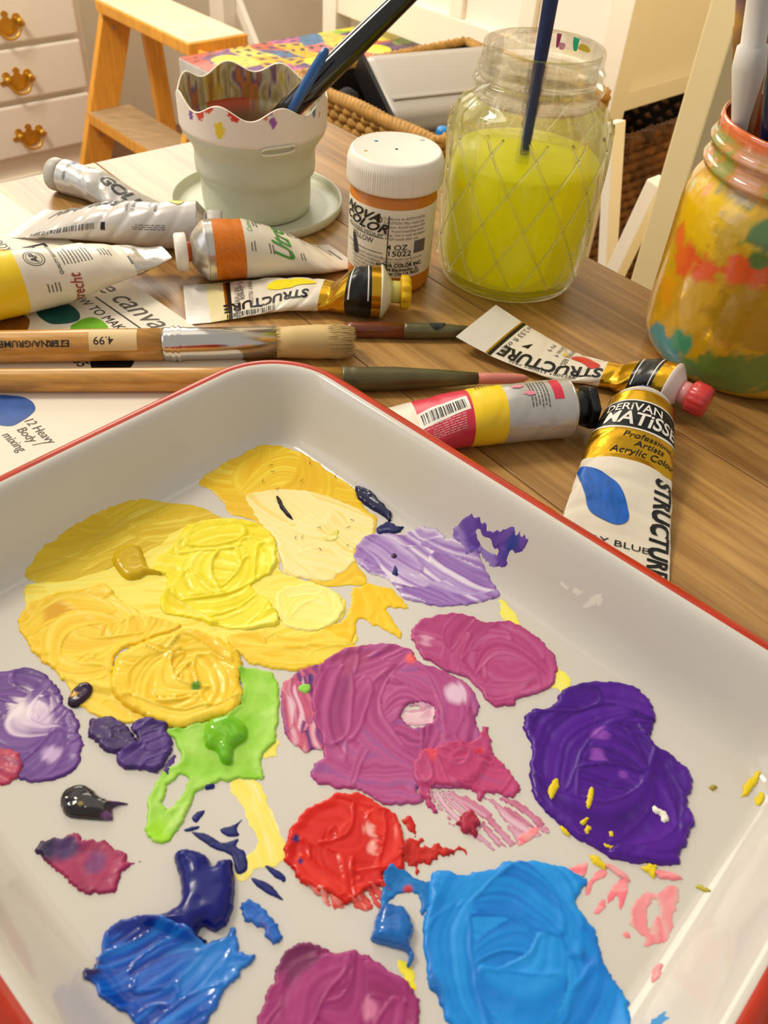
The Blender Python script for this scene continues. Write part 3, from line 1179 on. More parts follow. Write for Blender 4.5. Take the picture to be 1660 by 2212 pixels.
# thin stains first, then the thicker dabs that lie over them
dab('paint_stain', 'thin yellow paint stain rubbed up the shaded left wall of the tray',
    [(55, 1238), (100, 1180), (180, 1122), (240, 1092), (330, 1082), (420, 1092), (480, 1118), (510, 1132), (430, 1160), (330, 1195), (240, 1228), (150, 1262), (85, 1262)],
    [(226, 196, 40), (214, 180, 30), (236, 212, 70)], 0.0002, 'stroke', direc=((60, 1240), (420, 1090)), ridge=0.0001, edge=0.001)
dab('paint_smear', 'deep yellow glossy smear in the far corner of the tray',
    [(432, 1043), (470, 1012), (530, 976), (585, 960), (640, 975), (700, 1010), (760, 1052), (775, 1075), (790, 1100), (815, 1125), (800, 1170), (775, 1192), (770, 1215),
     (795, 1262), (740, 1266), (690, 1262), (640, 1244), (610, 1224), (600, 1180), (560, 1132), (500, 1110), (480, 1080), (455, 1058)],
    [(234, 184, 24), YD, (248, 218, 70)], 0.0003, 'swirl', center=(620, 1040), ridge=0.00015, freq=250, coat=0.4)
dab('paint_smear', 'pale cream yellow smear with dark bristle specks near the far corner',
    [(532, 1068), (600, 1060), (680, 1066), (760, 1092), (806, 1122), (806, 1150), (795, 1172), (765, 1187), (765, 1215), (735, 1240), (700, 1255), (655, 1250), (615, 1238),
     (604, 1200), (592, 1162), (562, 1130), (545, 1098)],
    [(250, 228, 140), (252, 234, 166), (246, 216, 110)], 0.0003, 'stroke', direc=((540, 1080), (800, 1190)), ridge=0.00015, freq=220)
dab('paint_smear', 'wide light yellow underlayer around the textured lemon dab',
    [(62, 1262), (150, 1256), (240, 1226), (330, 1190), (380, 1150), (440, 1125), (520, 1122), (575, 1145), (600, 1188), (606, 1232), (640, 1248), (690, 1264), (738, 1290), (744, 1330),
     (702, 1360), (765, 1362), (762, 1396), (640, 1402), (520, 1410), (440, 1400), (340, 1385), (270, 1400), (200, 1340), (120, 1300), (70, 1335), (54, 1300)],
    [(248, 228, 90), (250, 236, 110), (246, 214, 50)], 0.00035, 'stroke', direc=((60, 1280), (700, 1250)), ridge=0.0001, freq=150)
dab('paint_smear', 'golden yellow flame shaped smear right of the lemon dab',
    [(762, 1272), (800, 1262), (850, 1276), (882, 1314), (838, 1319), (866, 1376), (808, 1352), (776, 1342), (750, 1396), (690, 1366), (740, 1342), (756, 1304)],
    [(250, 206, 30), (246, 196, 20), (252, 214, 60)], 0.0004, 'stroke', direc=((770, 1270), (800, 1360)), freq=200, jag=0.0006)
dab('paint_smear', 'golden yellow flat smear between the lemon dab and the mauve swirl',
    [(490, 1376), (560, 1364), (640, 1376), (700, 1362), (762, 1392), (800, 1404), (744, 1422), (684, 1440), (640, 1450), (580, 1442), (540, 1432), (508, 1404)],
    [(248, 212, 50), (250, 220, 80), (242, 198, 30)], 0.0006, 'stroke', direc=((500, 1390), (780, 1400)), freq=220)
dab('paint_stain', 'thin pale yellow stroke running down between green and red dabs',
    [(500, 1690), (540, 1682), (572, 1710), (590, 1760), (618, 1818), (622, 1836), (600, 1866), (555, 1880), (520, 1905), (512, 1880), (530, 1850), (556, 1820), (540, 1775), (515, 1730)],
    [(248, 236, 140), (250, 230, 90), (246, 240, 170)], 0.00012, 'stroke', direc=((530, 1690), (610, 1850)), ridge=0.00004, freq=180)
dab('paint_stain', 'thin bright yellow streak beneath the mauve oval by the right wall',
    [(1080, 1295), (1100, 1310), (1140, 1370), (1180, 1420), (1230, 1465), (1222, 1492), (1190, 1484), (1150, 1440), (1110, 1370), (1085, 1330)],
    [(250, 236, 60), (248, 240, 130)], 0.0001, 'stroke', direc=((1080, 1300), (1220, 1480)), ridge=0.00003, freq=200)
dab('paint_stain', 'small yellow streak beside the plum dab at the front of the tray',
    [(862, 2082), (880, 2078), (892, 2104), (900, 2132), (886, 2142), (872, 2118)], [(248, 232, 30), (250, 238, 80)], 0.0002, 'stroke', freq=200)
dab('paint_stain', 'pale yellow stain at the edge of the green dab',
    [(566, 1600), (590, 1580), (600, 1600), (596, 1630), (570, 1634)], [(250, 238, 130), (248, 232, 90)], 0.00012, 'stroke', ridge=0.00003)

dab('paint_dab', 'thick lemon yellow dab with rough scraped texture',
    [(385, 1168), (408, 1136), (470, 1125), (530, 1126), (584, 1150), (598, 1192), (592, 1232), (566, 1252), (544, 1272), (588, 1308), (602, 1346), (566, 1358), (500, 1362),
     (440, 1348), (400, 1334), (356, 1326), (350, 1292), (362, 1252), (332, 1236), (346, 1204), (372, 1188)],
    [(240, 214, 20), (248, 230, 36), (250, 238, 90)], 0.0009, 'swirl', center=(480, 1230), ridge=0.0010, freq=300, lump=0.0008, contrast=1.2, rough=0.28)
dab('paint_dab', 'ochre yellow blob with a dragged tail left of the lemon dab',
    [(244, 1206), (258, 1187), (282, 1182), (303, 1184), (312, 1204), (322, 1228), (352, 1243), (318, 1242), (300, 1252), (272, 1252), (250, 1228)],
    [(206, 170, 10), (218, 184, 14)], 0.0012, 'swirl', ridge=0.0003, dome=0.002, edge=0.002, jag=0.0001, rough=0.2)
dab('paint_dab', 'pale lemon oval swirl right of the textured lemon dab',
    [(598, 1284), (650, 1262), (700, 1270), (734, 1290), (742, 1320), (722, 1350), (680, 1362), (622, 1354), (602, 1322)],
    [(250, 236, 110), (252, 242, 150)], 0.0006, 'swirl', center=(670, 1312), ridge=0.0003, freq=420)
dab('paint_dab', 'golden yellow swirl with curved ridges at the left of the tray',
    [(40, 1345), (60, 1310), (100, 1290), (170, 1275), (226, 1266), (262, 1300), (310, 1325), (392, 1352), (350, 1372), (300, 1392), (256, 1412), (246, 1452), (252, 1496),
     (226, 1500), (186, 1482), (140, 1470), (108, 1442), (80, 1422), (58, 1390)],
    [(244, 194, 30), (248, 208, 44), (252, 222, 80)], 0.001, 'swirl', center=(170, 1370), ridge=0.0006, freq=190, spots=[((120, 1320), 0.006, (226, 168, 16))])
dab('paint_smear', 'golden yellow skirt below the left golden swirl',
    [(140, 1466), (190, 1480), (250, 1490), (290, 1530), (352, 1562), (290, 1566), (222, 1552), (172, 1522), (150, 1492)],
    [(248, 208, 44), (250, 218, 80)], 0.0006, 'stroke', direc=((150, 1480), (340, 1560)), freq=200)
dab('paint_dab', 'thick golden yellow mound with coiled ridges in front of the lemon dab',
    [(248, 1436), (280, 1402), (340, 1382), (400, 1364), (450, 1370), (500, 1396), (522, 1422), (518, 1462), (528, 1502), (504, 1540), (452, 1560), (392, 1574), (332, 1556),
     (272, 1530), (240, 1490)],
    [(244, 196, 36), (248, 210, 52), (252, 224, 90)], 0.0024, 'swirl', center=(390, 1470), ridge=0.0011, freq=200, lump=0.0006, edge=0.003, rough=0.25, spots=[((425, 1486), 0.0022, (96, 150, 40))])
dab('paint_dab', 'light green dab with a dragged tail beside the golden mound',
    [(522, 1442), (560, 1446), (590, 1460), (603, 1500), (602, 1560), (592, 1608), (562, 1640), (566, 1682), (522, 1684), (482, 1690), (446, 1702), (420, 1720), (404, 1760), (374, 1802),
     (346, 1826), (318, 1808), (316, 1770), (330, 1704), (352, 1668), (392, 1640), (382, 1602), (360, 1580), (420, 1568), (480, 1552), (512, 1530), (528, 1502), (518, 1462)],
    [(140, 206, 40), (160, 216, 74), (186, 228, 110)], 0.0008, 'lump', ridge=0.0005, freq=300, lump=0.0004, holes=[[(366, 1694), (392, 1672), (404, 1690), (384, 1730), (362, 1752), (352, 1730)]], spots=[((342, 1795), 0.006, (160, 224, 30))])
dab('paint_dab', 'glossy grass green blob on the light green dab',
    [(440, 1592), (454, 1562), (498, 1552), (530, 1568), (532, 1598), (506, 1618), (502, 1650), (482, 1652), (466, 1626), (446, 1616)],
    [(104, 186, 8), (124, 198, 16)], 0.0012, 'swirl', ridge=0.0002, dome=0.0034, edge=0.002, jag=0.0001, rough=0.12, coat=0.6)

PU = (92, 46, 128)
dab('paint_dab', 'violet swirl with white streaks at the left edge of the tray',
    [(-78, 1520), (-30, 1462), (40, 1446), (90, 1450), (116, 1480), (136, 1500), (140, 1522), (166, 1550), (176, 1590), (178, 1622), (160, 1660), (120, 1688), (60, 1692), (30, 1680), (-20, 1660), (-80, 1640)],
    [(84, 40, 124), (98, 52, 138), (116, 70, 152)], 0.0009, 'swirl', center=(50, 1562), ridge=0.0004, freq=260,
    spots=[((62, 1548), 0.010, (226, 206, 226)), ((96, 1560), 0.006, (214, 190, 220)), ((110, 1630), 0.004, (200, 170, 214)), ((40, 1535), 0.005, (236, 222, 230))])
dab('paint_dab', 'crimson smear at the left edge below the violet swirl',
    [(-50, 1640), (0, 1618), (34, 1628), (52, 1650), (32, 1682), (4, 1696), (-45, 1690)], [(170, 40, 80), (196, 70, 100), (140, 40, 100)], 0.0008, 'stroke', freq=250)
dab('paint_dab', 'small dark plum curl touching the violet swirl',
    [(146, 1520), (156, 1498), (176, 1482), (196, 1482), (200, 1496), (186, 1516), (162, 1530)], [(44, 22, 52), (60, 34, 66)], 0.0012, 'stroke', dome=0.001, jag=0.0001, rough=0.25, spots=[((163, 1508), 0.0015, (220, 170, 60))])
dab('paint_dab', 'dark violet dab left of its lighter violet neighbour',
    [(190, 1582), (200, 1556), (240, 1552), (268, 1566), (292, 1596), (296, 1612), (262, 1626), (232, 1626), (206, 1606)], [(44, 26, 70), (72, 44, 110), (52, 30, 84)], 0.0014, 'stroke', direc=((200, 1570), (280, 1610)), ridge=0.0005, freq=220, dome=0.001)
dab('paint_dab', 'folded violet dab between the golden mound and black dab',
    [(280, 1572), (308, 1556), (354, 1564), (364, 1590), (374, 1612), (356, 1650), (336, 1672), (300, 1660), (262, 1662), (248, 1640), (262, 1622), (298, 1602)],
    [(62, 36, 108), (84, 52, 132), (74, 44, 122)], 0.0014, 'stroke', direc=((260, 1640), (360, 1580)), ridge=0.0006, freq=220, dome=0.0008)
dab('paint_fleck', 'thin violet fleck right of the folded violet dab', [(358, 1668), (366, 1640), (376, 1632), (372, 1654), (362, 1674)], [(84, 46, 132)], 0.0004, 'stroke')
dab('paint_dab', 'glossy black paint dab with a pulled purple tip',
    [(130, 1740), (140, 1712), (172, 1697), (200, 1706), (218, 1724), (244, 1732), (276, 1737), (246, 1744), (242, 1758), (240, 1772), (190, 1770), (150, 1766)],
    [(22, 16, 20), (32, 24, 28)], 0.0014, 'stroke', direc=((140, 1735), (250, 1745)), ridge=0.0003, dome=0.0024, edge=0.002, jag=0.0001, rough=0.12, coat=0.7, spots=[((258, 1738), 0.003, (78, 34, 96)), ((234, 1766), 0.002, (120, 70, 130)), ((178, 1746), 0.0011, (150, 130, 60))])
dab('paint_dab', 'magenta dab with a dark end near the left rim',
    [(80, 1836), (92, 1816), (130, 1812), (164, 1800), (180, 1816), (220, 1816), (250, 1830), (275, 1846), (270, 1862), (302, 1862), (276, 1874), (262, 1890), (252, 1920), (220, 1932),
     (186, 1928), (152, 1906), (132, 1886), (114, 1880), (96, 1852)],
    [(150, 36, 84), (172, 46, 96), (160, 50, 110)], 0.001, 'lump', ridge=0.0005, freq=230, spots=[((104, 1832), 0.006, (40, 20, 70)), ((140, 1832), 0.005, (70, 36, 96)), ((210, 1868), 0.004, (120, 40, 110))])

NV_ = (22, 30, 104)
navy = [(22, 28, 98), (28, 38, 118)]
for o, l in [([(414, 1798), (446, 1802), (480, 1820), (514, 1812), (511, 1828), (530, 1842), (533, 1880), (512, 1886), (502, 1852), (488, 1842), (452, 1828)], 'long curved navy blue fleck above the navy blob'),
             ([(476, 1792), (508, 1782), (536, 1758), (513, 1786), (516, 1806), (492, 1806)], 'pointed navy fleck with a hair thin tail on the yellow stroke'),
             ([(415, 1768), (424, 1756), (442, 1750), (434, 1768), (424, 1776)], 'uppermost small navy fleck below the green tail'),
             ([(400, 1792), (424, 1784), (431, 1788), (406, 1797)], 'tiny narrow navy fleck left of the yellow stroke'),
             ([(570, 1868), (594, 1878), (616, 1892), (614, 1904), (592, 1892)], 'narrow navy fleck close to the red dab'),
             ([(544, 1896), (576, 1906), (592, 1920), (612, 1944), (582, 1932), (556, 1916)], 'leaf shaped navy fleck above the red and blue curl'),
             ([(444, 1698), (462, 1694), (462, 1703), (446, 1707)], 'tiny navy fleck under the light green dab')]:
    dab('paint_fleck', l, o, navy, 0.0005, 'stroke', jag=0.00012, edge=0.0008)
dab('paint_dab', 'glossy navy blue blob above the bright blue dab',
    [(377, 1856), (392, 1840), (428, 1842), (450, 1854), (460, 1874), (474, 1864), (500, 1862), (506, 1890), (508, 1930), (500, 1972), (488, 2000), (462, 2014), (440, 2004), (428, 2022), (446, 2036),
     (400, 2032), (340, 2006), (300, 1988), (366, 1972), (390, 1950), (388, 1900)],
    [(10, 16, 104), (16, 24, 124)], 0.0016, 'lump', ridge=0.0001, freq=60, dome=0.0055, edge=0.0026, jag=0.00015, rough=0.25, coat=0.25)
dab('paint_dab', 'bright blue dab with brush marks beneath the navy blob',
    [(180, 2096), (200, 2090), (214, 2060), (230, 2012), (270, 1986), (330, 1980), (400, 2012), (448, 2036), (482, 2030), (502, 2006), (514, 2014), (516, 2050), (530, 2062), (552, 2064), (522, 2102),
     (482, 2140), (462, 2182), (440, 2214), (418, 2242), (330, 2232), (270, 2192), (230, 2162), (200, 2130)],
    [(4, 58, 160), (8, 88, 196), (26, 124, 222)], 0.0014, 'stroke', direc=((260, 2200), (500, 2060)), ridge=0.0007, freq=190, lump=0.0004, rough=0.22, coat=0.4, spots=[((470, 2090), 0.012, (40, 130, 222)), ((190, 2094), 0.004, (30, 26, 90)), ((300, 2000), 0.008, (8, 40, 140))])
dab('paint_dab', 'small blue curl streaked with red between navy and cyan dabs',
    [(520, 1962), (540, 1948), (570, 1962), (590, 1986), (602, 2002), (608, 2026), (592, 2040), (576, 2030), (566, 2002), (530, 1992)],
    [(24, 96, 190), (40, 110, 204), (150, 50, 70)], 0.0012, 'stroke', direc=((525, 1965), (600, 2035)), ridge=0.0004, freq=300, contrast=1.2, bias=-0.12)
dab('paint_dab', 'scarlet red swirl in the middle of the tray',
    [(615, 1852), (624, 1804), (650, 1762), (700, 1727), (760, 1712), (800, 1728), (840, 1750), (862, 1766), (872, 1800), (876, 1850), (872, 1884), (826, 1892), (842, 1920), (812, 1914), (790, 1924),
     (752, 1950), (716, 1936), (690, 1930), (660, 1910), (630, 1882)],
    [(200, 14, 8), (214, 24, 14), (226, 46, 32)], 0.0013, 'swirl', center=(770, 1820), ridge=0.0006, freq=170, lump=0.0003, rough=0.26, spots=[((800, 1792), 0.003, (240, 170, 160)), ((806, 1832), 0.0025, (244, 160, 150)), ((640, 1812), 0.0016, (40, 40, 110)), ((650, 1864), 0.0014, (30, 40, 120))])
dab('paint_fleck', 'ragged red splatter between the red and cyan dabs',
    [(866, 1836), (880, 1822), (906, 1816), (916, 1832), (950, 1828), (985, 1836), (1012, 1840), (966, 1850), (930, 1866), (908, 1860), (900, 1884), (888, 1862), (872, 1862)],
    [(186, 24, 20), (206, 40, 30), (160, 20, 24)], 0.0008, 'lump', ridge=0.0006, freq=400, jag=0.0009, edge=0.0009)
dab('paint_fleck', 'red scrap beside the upper right of the scarlet swirl', [(868, 1770), (884, 1766), (896, 1790), (898, 1810), (884, 1792)], [(200, 30, 20)], 0.0005, 'stroke')
dab('paint_smear', 'ragged red fringe at the front edge of the scarlet swirl',
    [(660, 1908), (700, 1926), (750, 1944), (800, 1916), (846, 1906), (826, 1930), (806, 1968), (770, 1956), (730, 1966), (696, 1950)], [(206, 34, 26), (226, 90, 80), (236, 160, 150)], 0.0004, 'stroke', direc=((700, 1920), (740, 1970)), thin=0.42, freq=420, jag=0.0006)
dab('paint_smear', 'flat blue bridge joining the red swirl and the cyan dab',
    [(832, 1878), (868, 1882), (910, 1900), (942, 1912), (956, 1946), (930, 1960), (908, 1976), (902, 1934), (872, 1930), (846, 1950), (836, 1990), (820, 1992), (824, 1930)],
    [(20, 110, 190), (30, 130, 206)], 0.0006, 'stroke', freq=200, spots=[((882, 1922), 0.002, (200, 60, 70))])
dab('paint_dab', 'round cerulean blob with a tail left of the cyan dab',
    [(804, 2012), (818, 1968), (850, 1956), (884, 1974), (893, 2010), (886, 2044), (896, 2068), (884, 2092), (878, 2086), (880, 2062), (842, 2046), (806, 2036)],
    [(12, 92, 176), (18, 112, 196)], 0.0014, 'swirl', ridge=0.0003, dome=0.004, edge=0.002, jag=0.0002, rough=0.18, coat=0.4)
dab('paint_dab', 'large cyan blue dab at the front of the tray',
    [(940, 1882), (1000, 1892), (1060, 1880), (1110, 1858), (1170, 1860), (1222, 1876), (1266, 1902), (1250, 1932), (1250, 1962), (1290, 2012), (1296, 2052), (1320, 2112), (1346, 2142), (1362, 2182),
     (1354, 2240), (1300, 2290), (1160, 2320), (1050, 2290), (976, 2214), (940, 2152), (926, 2112), (920, 2062), (910, 1992), (926, 1952)],
    [(8, 112, 206), (18, 138, 226), (40, 158, 238)], 0.0012, 'swirl', center=(1120, 2070), ridge=0.0006, freq=150, lump=0.0004, edge=0.002, contrast=1.0, spots=[((925, 2150), 0.006, (20, 104, 186))])
dab('paint_dab', 'plum purple dab at the front edge between blue and cyan',
    [(598, 2084), (618, 2052), (650, 2036), (690, 2040), (712, 2056), (690, 2062), (760, 2054), (800, 2066), (840, 2094), (872, 2120), (896, 2150), (906, 2182), (902, 2230), (866, 2290), (700, 2330),
     (570, 2270), (556, 2212), (570, 2160), (592, 2112)],
    [(140, 36, 96), (160, 50, 116), (176, 66, 130)], 0.0012, 'swirl', center=(760, 2200), ridge=0.0006, freq=140, lump=0.0003, contrast=1.2, spots=[((640, 2062), 0.008, (120, 40, 90)), ((800, 2180), 0.003, (206, 120, 160))])

dab('paint_smear', 'violet and magenta flank on the left of the mauve swirl',
    [(606, 1500), (618, 1472), (650, 1450), (690, 1436), (700, 1470), (690, 1540), (702, 1608), (684, 1622), (656, 1624), (628, 1600), (610, 1560)],
    [(70, 44, 124), (140, 60, 130), (206, 90, 120), (230, 190, 206)], 0.0006, 'stroke', direc=((650, 1450), (680, 1620)), freq=260, contrast=1.8)
dab('paint_dab', 'broad mauve pink swirl with a bare spot in its middle',
    [(690, 1442), (730, 1412), (790, 1392), (850, 1394), (890, 1404), (906, 1430), (960, 1450), (1010, 1480), (1036, 1520), (1032, 1560), (1050, 1600), (1056, 1640), (1020, 1690), (960, 1704),
     (906, 1702), (912, 1734), (852, 1741), (800, 1722), (764, 1702), (712, 1700), (676, 1682), (676, 1650), (702, 1626), (682, 1560), (674, 1500)],
    [(146, 50, 112), (172, 66, 130), (186, 86, 144), (150, 82, 150)], 0.0009, 'swirl', center=(880, 1545), ridge=0.0005, freq=170, contrast=1.4,
    holes=[[(868, 1548), (880, 1526), (912, 1518), (936, 1530), (938, 1556), (912, 1572), (884, 1570)]], spots=[((985, 1500), 0.005, (226, 190, 214)), ((760, 1428), 0.008, (170, 70, 120)), ((890, 1425), 0.003, (232, 90, 90))])
dab('paint_smear', 'streaky pink film on the bare spot of the mauve swirl',
    [(866, 1550), (880, 1526), (912, 1517), (938, 1530), (938, 1556), (912, 1573), (884, 1572)], [(206, 120, 160), (236, 206, 214)], 0.00012, 'stroke', direc=((866, 1560), (938, 1540)), thin=0.35, freq=420, ridge=0.00004)
dab('paint_dab', 'rose pink dab with a torn edge in front of the mauve swirl',
    [(890, 1652), (920, 1622), (980, 1604), (1030, 1600), (1050, 1570), (1062, 1630), (1090, 1656), (1118, 1690), (1126, 1712), (1092, 1722), (1066, 1712), (1040, 1730), (1012, 1708), (960, 1702), (930, 1712), (946, 1760), (926, 1744), (906, 1712)],
    [(178, 50, 104), (194, 68, 120), (180, 76, 132)], 0.0009, 'swirl', center=(1000, 1668), ridge=0.0005, freq=200, jag=0.0006, spots=[((1036, 1625), 0.0012, (206, 30, 40)), ((930, 1632), 0.003, (220, 70, 90))])
dab('paint_smear', 'dry brushed pink streaks between the rose dab and cyan dab',
    [(922, 1712), (960, 1706), (1020, 1722), (1100, 1726), (1150, 1756), (1186, 1792), (1140, 1812), (1090, 1830), (1050, 1832), (1000, 1800), (952, 1756)],
    [(172, 46, 90), (206, 130, 160), (226, 190, 206)], 0.0002, 'stroke', direc=((930, 1712), (1080, 1835)), thin=0.53, freq=330, jag=0.0008, ridge=0.0001)
dab('paint_fleck', 'lumpy crimson scrap on the dry pink streaks',
    [(990, 1774), (1004, 1762), (1022, 1754), (1036, 1772), (1028, 1790), (1032, 1808), (1016, 1802), (1000, 1792)], [(160, 24, 54), (186, 50, 80)], 0.001, 'lump', ridge=0.001, freq=500, dome=0.0012, jag=0.0005)
dab('paint_dab', 'oval mauve dab with brush rings by the right wall',
    [(890, 1382), (904, 1346), (940, 1330), (1010, 1328), (1050, 1346), (1110, 1345), (1152, 1372), (1186, 1400), (1204, 1442), (1184, 1488), (1132, 1506), (1102, 1526), (1066, 1526), (1034, 1492),
     (1000, 1462), (950, 1442), (914, 1420)],
    [(166, 54, 112), (178, 66, 124), (192, 96, 146)], 0.0010, 'swirl', center=(1085, 1425), ridge=0.0004, freq=210, contrast=1.1, spots=[((920, 1385), 0.004, (214, 150, 180))])
dab('paint_dab', 'pale lavender dab with white streaks near the right wall',
    [(765, 1196), (786, 1166), (830, 1150), (870, 1156), (900, 1142), (932, 1140), (964, 1160), (1000, 1180), (1040, 1210), (1060, 1250), (1078, 1286), (1050, 1300), (990, 1311), (920, 1305), (870, 1290),
     (842, 1252), (802, 1240), (776, 1216)],
    [(146, 104, 176), (162, 126, 192), (190, 164, 212), (232, 220, 234)], 0.0007, 'stroke', direc=((780, 1170), (1060, 1300)), ridge=0.0005, freq=170, contrast=1.7, bias=-0.1)
dab('paint_dab', 'violet dab scraped by a palette knife on the right wall',
    [(980, 1142), (1018, 1114), (1048, 1126), (1068, 1146), (1100, 1140), (1122, 1152), (1138, 1172), (1126, 1192), (1102, 1186), (1092, 1222), (1062, 1216), (1032, 1200), (1002, 1188)],
    [(88, 54, 150), (110, 78, 170), (176, 150, 206)], 0.0008, 'stroke', direc=((1000, 1130), (1110, 1200)), ridge=0.0006, freq=260, jag=0.0005, holes=[[(1018, 1152), (1036, 1146), (1076, 1182), (1082, 1202), (1062, 1196)]], spots=[((1108, 1172), 0.003, (50, 60, 150))])
dab('paint_fleck', 'curled navy scrap at the foot of the right wall',
    [(768, 1054), (796, 1060), (816, 1080), (836, 1100), (846, 1112), (842, 1128), (832, 1118), (816, 1108), (796, 1096), (776, 1080)], [(16, 20, 60), (26, 32, 84)], 0.0014, 'stroke', dome=0.001, jag=0.0002, rough=0.2)
dab('paint_fleck', 'navy scrap touching the lavender dab',
    [(812, 1146), (824, 1132), (842, 1128), (856, 1138), (874, 1138), (858, 1152), (836, 1152), (820, 1158)], [(20, 28, 80), (30, 40, 100)], 0.001, 'lump', ridge=0.0004)
dab('paint_fleck', 'slim black blue stroke on the pale cream smear', [(597, 1074), (606, 1080), (616, 1098), (634, 1124), (618, 1114), (604, 1096)], [(16, 16, 34)], 0.0008, 'stroke', dome=0.0006, jag=0.0001)
dab('paint_fleck', 'blue black speck on the lavender dab', [(848, 1240), (854, 1224), (860, 1236), (858, 1246)], [(30, 40, 110)], 0.0008, 'lump', jag=0.0002)
dab('paint_fleck', 'tiny purple speck left of the lavender streaks', [(845, 1204), (852, 1196), (858, 1202), (852, 1208)], [(60, 30, 80)], 0.0006, 'lump', jag=0.0001)
dab('paint_fleck', 'small lime smear on the pale cream patch', [(695, 1164), (712, 1152), (732, 1148), (728, 1164), (706, 1172)], [(220, 206, 50), (248, 240, 170)], 0.0004, 'stroke')
dab('paint_fleck', 'small light green spot on the mauve swirl', [(644, 1490), (652, 1480), (668, 1480), (670, 1492), (658, 1500)], [(150, 214, 80)], 0.0006, 'swirl', ridge=0.0001, jag=0.0001)

dab('paint_dab', 'large deep purple dab on the right side of the tray',
    [(1132, 1566), (1150, 1536), (1190, 1526), (1210, 1500), (1250, 1476), (1310, 1472), (1370, 1484), (1408, 1518), (1416, 1560), (1406, 1598), (1450, 1630), (1490, 1666), (1495, 1700), (1485, 1740),
     (1497, 1770), (1490, 1810), (1472, 1838), (1462, 1870), (1400, 1868), (1330, 1860), (1262, 1822), (1210, 1782), (1172, 1742), (1146, 1692), (1150, 1620)],
    [(56, 6, 112), (72, 14, 138), (88, 28, 154)], 0.0014, 'swirl', center=(1320, 1700), ridge=0.0007, freq=140, lump=0.0005, edge=0.002, contrast=1.3, rough=0.3, spots=[((1300, 1590), 0.004, (130, 60, 172)), ((1290, 1635), 0.0035, (140, 70, 180)), ((1345, 1676), 0.0025, (124, 60, 170))])
yel = [(226, 196, 20), (240, 214, 30)]
for o, l, c in [([(1184, 1710), (1192, 1690), (1204, 1686), (1208, 1700), (1198, 1722), (1188, 1732)], 'leaf shaped yellow crumb on the left of the purple dab', yel),
                ([(1266, 1738), (1272, 1708), (1282, 1706), (1278, 1728), (1270, 1750)], 'upright yellow crumb in the middle of the purple dab', yel),
                ([(1252, 1782), (1262, 1772), (1272, 1770), (1266, 1780), (1256, 1786)], 'slanted little yellow crumb below the upright one', yel),
                ([(1262, 1800), (1268, 1788), (1275, 1792), (1268, 1804)], 'lowest left small yellow crumb on the purple dab', yel),
                ([(1305, 1826), (1314, 1830), (1324, 1832), (1318, 1836), (1306, 1832)], 'flat yellow crumb near the purple front edge', yel),
                ([(1210, 1786), (1222, 1790), (1230, 1806), (1220, 1802)], 'yellow crumb at the lower left rim of purple', yel),
                ([(1316, 1800), (1322, 1800), (1324, 1810), (1318, 1810)], 'dot of yellow right of the lowest crumbs', yel),
                ([(1408, 1752), (1412, 1742), (1420, 1750), (1436, 1756), (1444, 1778), (1430, 1776), (1424, 1764)], 'white and yellow scrap on the right of purple', [(240, 234, 214), (244, 238, 226)]),
                ([(1606, 1700), (1620, 1682), (1640, 1666), (1642, 1676), (1626, 1704), (1604, 1724)], 'long yellow crumb at the right edge of the tray', yel),
                ([(1630, 1734), (1642, 1714), (1650, 1716), (1648, 1738)], 'yellow crumb below the long one at right edge', yel),
                ([(1534, 1702), (1544, 1698), (1550, 1704), (1540, 1708)], 'tiny olive crumb between purple and right edge', [(170, 150, 50)]),
                ([(1506, 1912), (1520, 1912), (1534, 1924), (1520, 1926), (1508, 1920)], 'olive yellow crumb beside the bright wall crease', [(190, 180, 60)]),
                ([(1272, 1848), (1290, 1852), (1304, 1864), (1312, 1880), (1296, 1874), (1280, 1862)], 'yellow crumb strip under the purple front edge', yel),
                ([(1386, 1872), (1404, 1868), (1420, 1872), (1414, 1898), (1398, 1886)], 'yellow crumb below the purple front corner', yel)]:
    dab('paint_crumb', l, o, c, 0.0009, 'lump', ridge=0.0006, freq=500, jag=0.00025, edge=0.0008, cat='paint crumb', group='dried paint crumbs')
pk = [(244, 120, 136), (248, 150, 156), (240, 170, 170)]
for o, l, th in [([(1228, 1880), (1250, 1868), (1268, 1866), (1266, 1890), (1250, 1892)], 'pink chip right of the cyan dab top', .0003),
                 ([(1304, 1866), (1330, 1872), (1352, 1888), (1362, 1904), (1340, 1896), (1316, 1880)], 'coral strip under the purple front edge', .0008),
                 ([(1418, 1884), (1440, 1882), (1472, 1894), (1466, 1902), (1440, 1900), (1424, 1898)], 'coral strip at the purple front corner', .0008),
                 ([(1264, 1930), (1284, 1886), (1308, 1880), (1306, 1894), (1286, 1904), (1272, 1932)], 'left thin pink drip beside cyan', .0002),
                 ([(1312, 1948), (1320, 1920), (1340, 1902), (1356, 1900), (1352, 1940), (1340, 1966), (1336, 1930), (1322, 1946)], 'forked pink drip in the middle', .0002),
                 ([(1284, 1968), (1300, 1944), (1308, 1948), (1304, 1966), (1290, 1974)], 'small pink drop below the forked drip', .0002),
                 ([(1344, 2020), (1354, 2014), (1364, 2026), (1354, 2024)], 'small hot pink crescent in front of the pink patch', .0004),
                 ([(1410, 2100), (1418, 2088), (1430, 2082), (1428, 2104), (1420, 2116), (1408, 2122)], 'pink chip on the front wall of the tray', .0006),
                 ([(1118, 1810), (1140, 1796), (1160, 1786), (1164, 1800), (1142, 1816), (1122, 1826)], 'peach smear at the end of the dry pink streaks', .0002)]:
    dab('paint_fleck', l, o, pk, th, 'stroke', ridge=th * .4, freq=300, jag=0.0002, edge=0.0008)
